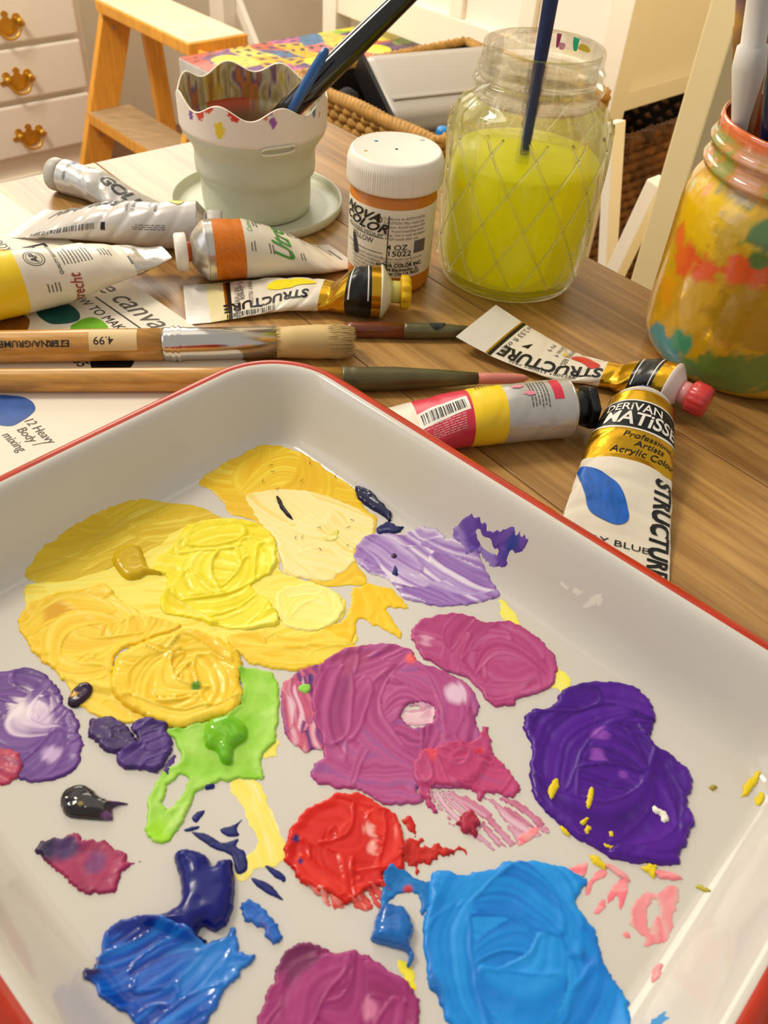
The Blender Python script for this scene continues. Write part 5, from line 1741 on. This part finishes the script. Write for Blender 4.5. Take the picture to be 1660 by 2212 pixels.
def cylfn(c, R, rz=None):
    """label surface: x = arc to the viewer's right from the face nearest the camera, y = height"""
    f = toward_cam(c)
    rt = np.array([-f[1], f[0], 0])

    def fn(x, y, e):
        r = (R if rz is None else rz(y)) + e
        return np.array([c[0], c[1], y]) + (f * math.cos(x / R) + rt * math.sin(x / R)) * r
    return fn


def vessel(nm, root, c, prof, mat, n=96, colfn=None, rfun=None, zoff=None, caps=(False, False), label=None):
    """lathe with optional per-vertex colour colfn(theta, h, p) and height offset"""
    V, F = lathe(prof, (c[0], c[1], 0), (0, 0, 1), n, caps, rfun=rfun)
    V = [np.array(v) for v in V]
    if zoff:
        for i, v in enumerate(V):
            h, k = prof[i // n][1], i % n
            v[2] += zoff(h, math.atan2(v[1] - c[1], v[0] - c[0]), i // n)
    cols = None
    if colfn:
        cols = [colfn(math.atan2(v[1] - c[1], v[0] - c[0]), v[2], v) for v in V]
    return fixn(mk(nm, V, F, mat, root, cols=cols, label=label))


def dense(prof, step):
    out = []
    for (r0, h0), (r1, h1) in zip(prof[:-1], prof[1:]):
        k = max(1, int(math.hypot(r1 - r0, h1 - h0) / step))
        out += [(r0 + (r1 - r0) * i / k, h0 + (h1 - h0) * i / k) for i in range(k)]
    return out + [prof[-1]]


# ---- white paint pot
c = P(838, 598)[:2]
root = thing('paint_pot', (c[0], c[1], 0), 'small orange paint pot with white ribbed lid and printed label', 'paint pot')
mp_ = M('orange_pot', (206, 124, 30), .3, sss=.25)
vessel('pot', root, c, [(.001, .0005), (.0235, .0004), (.0258, .0022), (.0264, .006), (.0264, .062), (.0240, .064), (.0240, .071)], mp_)
lab = M('pot_label', (236, 226, 204), .45, var=(50, .05))
vessel('label_wrap', root, c, [(.0266, .0135), (.0267, .014), (.0267, .056), (.0266, .0565)], lab)
lid = vessel('lid', root, c, [(.0268, .0640), (.0284, .0645)] + [(.0286, z) for z in (.066, .070, .074, .0765)] + [(.0284, .0785), (.0272, .0815), (.0262, .0826), (.0255, .0826)],
             M('white_lid', (242, 234, 220), .4), n=480, rfun=lambda r, h, a: r + (.00035 if (.0655 < h < .0768 and int(a / (2 * pi) * 240) % 2) else 0))
vessel('lid_top', root, c, [(.0256, .0826), (.0245, .0822), (.001, .0820)], M('white_lid', (242, 234, 220), .4))
for (x, y), rr, cl in (((813, 304), .0011, (60, 150, 200)), ((790, 325), .0010, (226, 196, 60)), ((912, 302), .0014, (236, 196, 180))):
    q = P(x, y, .0823)
    mk('paint_spot', *lathe([(rr, 0), (rr * .6, .0003), (.0001, .0004)], (q[0], q[1], .0822), (0, 0, 1), 14, (True, True), sq=(1.3, .8)), M('spot_%d' % cl[0], cl, .4), lid)
lf = cylfn(c, .0268)
letters('lettering', lf, [('NOVA', -.0215, .0515, .0076, -.06, .03, .45, 1.3), ('COLOR', -.0195, .0456, .0076, -.06, .03, .45, 1.3)], m_blk, root)
letters('lettering', lf, [('®', -.0075, .0500, .0055, 0, .01, 0, 1), ('POLYMER MEDIUM', -.0185, .0408, .0034, -.05, 0, 0, .95), ('YELLOW', -.0190, .0365, .0048, -.05, .005, 0, .9)], m_blk, root)
letters('lettering', lf, [('4 OZ', .0045, .0335, .0048, 0, .006, 0, 1.2), ('15022', .0060, .0295, .0050, 0, .006, 0, 1.25)], m_blk, root)
letters('lettering', lf, [('NOVA COLOR INC.', .0075, .0218, .0034, 0, .03, 0, 1.0), ('5894 Blackwelder St.', .0078, .0190, .0030, 0, .02, 0, .95), ('Culver City CA 90232', .0082, .0164, .0030, 0, .02, 0, .92)], m_blk, root)
letters('lettering', lf, [('Conforms to ASTM D4236', .0085, .0515, .0024), ('CAUTION: May cause eye', .0085, .0490, .0024), ('irritation. Avoid contact with', .0085, .0465, .0024), ('eye. Avoid breathing when', .0085, .0440, .0024),
                          ('sanding. Use in well ventilated', .0085, .0415, .0024), ('Wash hands after use.', .0075, .0390, .0024), ('For best results use & store at', .0085, .0262, .0022), ('MAX. V.O.C. 150 g/l', .0060, .0240, .0022)], m_gry, root)
for i in range(6):
    letters('lettering', lf, [(['intermixing with other brands', 'thin with water to desired', 'designed for use indoors', 'clean up with soap and', 'brushes while still wet', 'keep from freezing'][i], -.0165, .0272 - i * .0024, .0022, -.06, 0, 0, .95)], m_gry, root)
for q in ([-.0018, -.0012, .014, .053], ):
    V, F = rectxy(q[0], q[1], q[2], q[3], 2, 12)
    mk('label_rule', [lf(p[0], p[1], .00012) for p in V], F, m_blk, root, smooth=False)
for y0 in (.0388, .0292):
    V, F = rectxy(-.034, -.004, y0 - .0002, y0 + .0002, 14, 2)
    mk('label_rule', [lf(p[0], p[1] - (p[0] + .004) * .05, .00012) for p in V], F, m_blk, root, smooth=False)
V, F = rectxy(.0155, .024, .0290, .0370, 8, 2)
mk('bar_block', [lf(p[0], p[1], .00012) for p in V], F, m_gry, root, smooth=False)
V, F = blobxy([(-.027, .037), (-.0235, .034), (-.0222, .030), (-.0212, .026), (-.0245, .024), (-.0265, .030)], 3, 4)
mk('ink_smudge', [lf(p[0], p[1], .0002) for p in V], F, M('navy_smudge', (36, 34, 56), .4), root)

# ---- collapsible cup and its saucer lid
cc_ = P(556, 438, .003)[:2]
sc_ = P(557, 430, .005)[:2]
m_mint = M('mint_silicone', (204, 206, 184), .45, var=(60, .07))
vessel('saucer', None, sc_, [(.001, .0015), (.050, .0015), (.0585, .002), (.0594, .0045), (.0598, .0078), (.0607, .0082), (.0613, .0076), (.0610, .003), (.0590, .0003), (.001, .0003)], m_mint)
sau = bpy.data.objects['saucer']
tag(sau, 'round mint green saucer lid under the scalloped cup', 'saucer')
root = thing('brush_cup', (cc_[0], cc_[1], .0016), 'mint collapsible brush cup with a white scalloped paint stained rim', 'cup')
vessel('cup_body', root, cc_, dense([(.001, .0018), (.036, .0018), (.0378, .003), (.0386, .010), (.0386, .025), (.0398, .0275), (.0415, .0295), (.0419, .034), (.0416, .044), (.0430, .0480), (.0470, .0540), (.0488, .0570), (.0492, .0600)], .003), m_mint)
drips = []
rd = random.Random(12)
cup_spots = [((430, 232), .0042, (206, 60, 24)), ((448, 222), .0035, (210, 70, 30)), ((505, 238), .0040, (206, 50, 30)), ((525, 246), .002, (190, 130, 140)), ((590, 262), .0026, (150, 84, 160)), ((584, 240), .002, (176, 130, 176)),
             ((474, 278), .0036, (226, 196, 40)), ((413, 246), .0022, (120, 84, 160)), ((410, 210), .0035, (214, 206, 90)), ((678, 242), .0018, (90, 120, 160)), ((660, 246), .0012, (70, 60, 60)), ((572, 244), .0024, (200, 110, 80)), ((690, 246), .0012, (206, 140, 60))]
spots3 = []
for (x, y), rr, cl in cup_spots:
    d = ray(x, y)
    o = CAM[:2] - cc_
    A_, B_, C_ = d[:2] @ d[:2], 2 * o @ d[:2], o @ o - .0498 ** 2
    q = CAM + d * ((-B_ - math.sqrt(max(B_ * B_ - 4 * A_ * C_, 0))) / (2 * A_))
    spots3.append((q, rr, np.array(lin(cl))))


def cup_out(th, h, p):
    col = np.array(lin((232, 220, 208)))
    for q, rr, cl in spots3:
        dv = p - q
        dd = math.hypot(math.hypot(dv[0], dv[1]), dv[2] * (.55 if dv[2] < 0 else 1)) * (1 + .5 * (svn(th * 40, h * 900, 3) - .5))
        if dd < rr:
            col = cl
    return col


inpal = [lin(x) for x in [(214, 200, 150), (206, 176, 60), (160, 120, 60), (206, 130, 60), (110, 86, 130), (206, 196, 160), (160, 150, 90), (222, 212, 180)]]


def cup_in(th, h, p):
    k = svn(th * 7 + 9, h * 30, 7) * .6 + svn(th * 20, h * 80, 2) * .4
    kk = (k * 1.3 * len(inpal)) % (len(inpal) - 1)
    col = np.array(inpal[int(kk)]) * (1 - kk % 1) + np.array(inpal[int(kk) + 1]) * (kk % 1)
    if h < .052:
        col = np.array(lin((128, 92, 50))) * (0.8 + .4 * svn(th * 8, h * 200, 5))
    if .050 < h < .060 and svn(th * 3, 2, 11) > .5:
        col = np.array(lin((196, 84, 40)))
    return col


_thc = math.atan2(cc_[1], cc_[0]) - math.radians(25)
wave = lambda h, th, i=0: (.0036 * math.cos(8 * (th - _thc))) * min(1, max(0, (h - .064) / .014))
zs_c = [.0595, .0600] + list(np.linspace(.062, .0800, 22))
mcv = M('cup_rim_paint', (255, 255, 255), .4, attr=True)
vessel('scalloped_rim', root, cc_, [(.0492, zs_c[0]), (.0498, zs_c[1])] + [(.0498 + .0003 * k / 22, z) for k, z in enumerate(zs_c[2:])], mcv, n=360, colfn=cup_out, zoff=wave)
vessel('rim_edge', root, cc_, [(.0501, .0800), (.0496, .0806), (.0490, .0800)], M('rim_edge_white', (238, 226, 206), .4), n=360, zoff=lambda h, th, i: wave(.0805, th))
vessel('stained_inside', root, cc_, [(.0490, .0800)] + [(.0488, z) for z in np.linspace(.079, .058, 22)] + [(.0470, .0565), (.0424, .0500), (.0402, .0455), (.0398, .0380)], mcv, n=300, colfn=cup_in, zoff=wave)
vessel('dirty_water', root, cc_, [(.0399, .0395), (.02, .0395), (.0005, .0395)], M('brown_water', (140, 108, 60), .08, spec=.6), n=64)
f_ = toward_cam(cc_)
tabp = []
lfc = cylfn(cc_, .0500)
for k in np.linspace(0, 2 * pi, 25)[:-1]:
    tabp.append(lfc(.0155 + .0115 * math.copysign(abs(math.cos(k)) ** .6, math.cos(k)), .0585 + .0022 * math.copysign(abs(math.sin(k)) ** .6, math.sin(k)) + .0006 * math.cos(k), .0008))
V, F = grid(lambda u, v: np.array(tabp[int(round(u * 24)) % 24]) + np.array([0, 0, 1]) * .0008 * math.sin(2 * pi * v) + f_ * .0010 * math.cos(2 * pi * v), 24, 8, True, True)
fixn(mk('rim_tab', V, F, M('clear_tab', (226, 220, 196), .25), root))


def standing(root, pts, y, prof, mat, nm='handle', n=24, sq=(1, 1)):
    """stick through two pixels on the vertical plane at distance y; prof [(t along, r)]"""
    q = []
    for (px, py), yy in zip(pts, y if hasattr(y, '__len__') else (y, y)):
        d = ray(px, py)
        q.append(CAM + d * (yy / d[1]))
    L = np.linalg.norm(q[1] - q[0])
    V, F = lathe([(r, t * L) for t, r in prof], q[0], q[1] - q[0], n, (True, True), sq=sq)
    return fixn(mk(nm, V, F, mat, root)), q


root = thing('paint_brush', (cc_[0] + .02, cc_[1] - .005, .04), 'thick black handled brush leaning out of the cup to the upper right', 'brush', 'brushes standing in vessels')
standing(root, [(672, 190), (880, -12)], (cc_[1] - .012, cc_[1] + .010), [(-.42, .0068), (0, .0078), (.5, .0074), (1, .0066), (1.6, .0055), (1.9, .004)], M('black_lacquer', (14, 13, 13), .12, coat=.6))
root = thing('paint_brush', (cc_[0] + .015, cc_[1] - .02, .04), 'slim blue handled brush leaning in the cup beside the black one', 'brush', 'brushes standing in vessels')
standing(root, [(645, 212), (706, 106)], (cc_[1] - .032, cc_[1] - .026), [(-.55, .0024), (0, .0030), (.5, .0036), (.85, .0030), (.97, .0024), (1.02, .0012)], M('blue_lacquer', (26, 84, 146), .25, coat=.3))

# ---- glass jar of yellow paint water
cj = P(1093, 588)[:2]
root = thing('water_jar', (cj[0], cj[1], 0), 'diamond patterned glass jar half full of cloudy yellow paint water', 'jar')
m_glass = glass_mat('clear_glass', (252, 253, 251), .34, 1.42)


outj = dense([(.001, .0018), (.034, .0016), (.0400, .0), (.0440, .0025), (.0465, .008), (.0475, .016), (.0482, .05), (.0488, .088), (.0486, .095), (.0470, .101), (.0435, .1065), (.0392, .1095), (.0366, .1112), (.0358, .1135),
              (.0362, .1160), (.0380, .1178), (.0384, .1190), (.0372, .1208), (.0352, .1222), (.0350, .1235), (.0364, .1252), (.0368, .1265), (.0354, .1282), (.0346, .1300), (.0346, .1362), (.0342, .1380), (.0334, .1386)], .0011)
inj = dense([(.0334, .1386), (.0326, .1378), (.0324, .13), (.0326, .118), (.0334, .112), (.0375, .1075), (.0430, .1025), (.0450, .0975), (.0455, .090), (.0450, .05), (.0446, .016), (.0425, .008), (.038, .005), (.001, .0045)], .004)
vessel('glass', root, cj, outj + inj[1:], m_glass, n=160)
m_rib = glass_mat('cut_glass_rib', (252, 252, 248), .75, 1.45)
for sg in (-1, 1):
    for k in range(12):
        path = []
        for h in np.linspace(.012, .1005, 34):
            rr = float(np.interp(h, [.0025, .008, .016, .05, .088, .095, .101], [.0440, .0465, .0475, .0482, .0488, .0486, .0470])) + .0002
            a = 2 * pi * k / 12 + sg * (h - .05) * 12.5
            path.append((cj[0] + rr * math.cos(a), cj[1] + rr * math.sin(a), h))
        mk('rib', *sweep(path, .0008, 8), m_rib, root)
LV = .078
m_liq = M('yellow_paint_water', (252, 246, 24), .25, spec=.35, sss=.0, var=(30, .12))
_nt = m_liq.node_tree
_b = _nt.nodes['Principled BSDF']
_tr = _nt.nodes.new('ShaderNodeBsdfTranslucent')
_tr.inputs[0].default_value = lin((255, 252, 60)) + (1,)
_mx = _nt.nodes.new('ShaderNodeMixShader')
_mx.inputs[0].default_value = .55
_nt.links.new(_b.outputs[0], _mx.inputs[1])
_nt.links.new(_tr.outputs[0], _mx.inputs[2])
_nt.links.new(_mx.outputs[0], _nt.nodes['Material Output'].inputs[0])
vessel('paint_water', root, cj, [(.001, .0052), (.037, .0056), (.0418, .0085), (.0440, .016), (.0444, .05), (.0447, LV - .001), (.0440, LV), (.02, LV - .0004), (.0005, LV - .0004)], m_liq, n=96)
jspots = [((1208, 80), .0032, (170, 60, 110), (.4, 2.2)), ((1246, 88), .0034, (30, 160, 120), (.6, 2.0)), ((1060, 66), .0024, (120, 60, 140), (1, 1)), ((1158, 62), .0014, (40, 80, 170), (1, 1)), ((1262, 104), .0030, (190, 160, 40), (1.6, .7)),
          ((1220, 68), .0018, (40, 160, 120), (1.3, .7)), ((1214, 100), .002, (214, 150, 170), (1, 1.2))]
for i, ((x, y), rr, cl, asp) in enumerate(jspots):      # dried drips inside the far neck
    d = ray(x, y)
    o = CAM[:2] - cj
    A_, B_, C_ = d[:2] @ d[:2], 2 * o @ d[:2], o @ o - .0318 ** 2
    t = (-B_ + math.sqrt(max(B_ * B_ - 4 * A_ * C_, 0))) / (2 * A_)
    q = CAM + d * t
    th0 = math.atan2(q[1] - cj[1], q[0] - cj[0])
    pts = [(rr * asp[0] * math.cos(k) * (1 + .2 * math.sin(3 * k + i)), rr * asp[1] * math.sin(k) * (1 + .2 * math.cos(2 * k))) for k in np.linspace(0, 2 * pi, 11)[:-1]]
    V, F = blobxy(pts, 2, 4)
    mk('dried_drip', [np.array([cj[0] + .0321 * math.cos(th0 + p[0] / .0321), cj[1] + .0321 * math.sin(th0 + p[0] / .0321), min(q[2] + p[1], .1372)]) for p in V], F, M('drip_%d_%d' % (cl[0], cl[1]), cl, .35), root)
root = thing('paint_brush', (cj[0], cj[1], .02), 'slim dark blue brush standing in the yellow water jar', 'brush', 'brushes standing in vessels')
_h_, q_ = standing(root, [(1141, 285), (1192, -10)], (cj[1] + .002, cj[1] + .004), [(-.45, .0022), (-.1, .0030), (.15, .0036), (.42, .0036), (.7, .0040), (1, .0043), (1.5, .0035), (1.75, .002)], M('navy_lacquer', (24, 44, 96), .35, var=(90, .35)))

# ---- painted glass jar with brushes
cp_ = np.array([.2035, .4490])
root = thing('painted_jar', (cp_[0], cp_[1], 0), 'mason jar smeared with yellow, orange and green paint at the right edge', 'jar')
pjs = [((1500, 440), .020, (226, 178, 20)), ((1560, 480), .020, (232, 190, 24)), ((1600, 520), .016, (196, 160, 40)), ((1480, 560), .010, (226, 96, 40)), ((1520, 590), .009, (226, 90, 36)), ((1470, 510), .007, (228, 100, 44)), ((1600, 585), .010, (222, 92, 40)),
       ((1640, 590), .010, (214, 86, 40)), ((1420, 730), .011, (60, 140, 150)), ((1390, 725), .006, (60, 130, 190)), ((1440, 765), .012, (40, 140, 150)), ((1470, 740), .008, (70, 150, 110)), ((1560, 400), .010, (110, 130, 140)), ((1600, 420), .010, (120, 130, 110)),
       ((1650, 510), .010, (80, 116, 60)), ((1640, 560), .006, (90, 120, 60)), ((1540, 810), .014, (110, 130, 50)), ((1600, 810), .016, (104, 126, 48)), ((1650, 800), .014, (110, 130, 50)), ((1490, 800), .008, (100, 140, 70)), ((1515, 405), .006, (240, 160, 140)), ((1548, 350), .006, (220, 90, 60)),
       ((1440, 620), .010, (222, 150, 20)), ((1520, 660), .014, (206, 160, 24)), ((1600, 690), .020, (176, 134, 26)), ((1650, 720), .014, (180, 132, 26)), ((1490, 390), .005, (214, 206, 150)), ((1580, 385), .006, (110, 150, 170))]
pj3 = []
for (x, y), rr, cl in pjs:
    d = ray(x, y)
    o = CAM[:2] - cp_
    A_, B_, C_ = d[:2] @ d[:2], 2 * o @ d[:2], o @ o - .0578 ** 2
    q = CAM + d * ((-B_ - math.sqrt(max(B_ * B_ - 4 * A_ * C_, 0))) / (2 * A_))
    pj3.append((q, rr, np.array(lin(cl))))


def jarcol(th, h, p):
    col = np.array(lin((204, 156, 24))) * (0.8 + .4 * sfbm(th * 9, h * 120, 3))
    k0 = None
    for q, rr, cl in pj3:
        dd = np.linalg.norm(p - q) * (1 + .9 * (sfbm(th * 14, h * 240, 6) - .5))
        w = min(1, max(0, (rr - dd) / (rr * .25)))
        col = col * (1 - w) + cl * w
    if h > .104:
        k = sfbm(th * 5, h * 90, 8)
        nk = np.array(lin((206, 150, 110))) if k < .45 else (np.array(lin((190, 140, 60))) if k < .6 else np.array(lin((150, 150, 80))))
        w = min(1, (h - .104) / .004)
        col = col * (1 - w) + nk * w
        if h > .127:
            col = np.array(lin((214, 104, 50)))
    return col


pjp = dense([(.001, .001), (.040, .0008), (.0455, .0), (.0510, .002), (.0550, .007), (.0572, .014), (.0578, .03), (.0578, .085), (.0572, .0925), (.0552, .0985), (.0528, .1025), (.0512, .1050), (.0512, .1078), (.0532, .1090), (.0536, .1102), (.0520, .1120), (.0508, .1135), (.0508, .1180),
             (.0526, .1195), (.0530, .1208), (.0514, .1225), (.0508, .1235), (.0508, .1300), (.0504, .1318), (.0494, .1324), (.0486, .1314)], .002)
vessel('painted_glass', root, cp_, pjp, M('painted_jar_glass', (255, 255, 255), .12, attr=True, coat=.8, spec=.6, sss=.1, bump=(140, .25, .0015)), n=220, colfn=jarcol)
vessel('stained_inside', root, cp_, dense([(.0486, .1314), (.0482, .12), (.0482, .1), (.052, .09), (.054, .05), (.05, .006), (.001, .005)], .004), M('jar_inside_paint', (190, 96, 40), .3, var=(60, .6), col2=(120, 50, 30)), n=96)
for l, pts, yy, prof, mt in [
    ('white plastic handled brush leaning left in the painted jar', [(1600, 262), (1645, -10)], (cp_[1] - .004, cp_[1] - .004), [(-.42, .0030), (0, .0042), (.18, .0056), (.45, .0078), (.62, .0070), (.64, .0056), (1, .0060), (1.4, .0045)], M('white_plastic', (222, 216, 206), .25, spec=.6)),
    ('ochre and purple ringed brush behind the white one in the painted jar', [(1600, 200), (1607, -10)], (cp_[1] + .020, cp_[1] + .022), [(-.6, .003), (0, .0040), (.5, .0042), (.52, .0044), (.7, .0044), (.72, .0038), (1.3, .003)], M('ochre_lacquer', (190, 140, 30), .35, var=(60, .5), col2=(70, 44, 80))),
    ('thick navy handled brush at the right in the painted jar', [(1672, 300), (1682, 160)], (cp_[1] - .020, cp_[1] - .022), [(-.5, .0052), (0, .0062), (.6, .0062), (.9, .0056), (1.0, .005), (2.6, .0045)], M('navy_gloss', (18, 30, 66), .2, coat=.4)),
    ('brown handled brush standing between white and navy ones', [(1612, 262), (1650, 60)], (cp_[1] + .004, cp_[1] + .008), [(-.35, .004), (0, .0050), (.5, .0050), (1, .0046), (1.8, .004)], M('brown_metal_brush', (150, 116, 84), .35, metal=.3))]:
    root = thing('paint_brush', (cp_[0], cp_[1], .01), l, 'brush', 'brushes standing in vessels')
    standing(root, pts, yy, prof, mt)
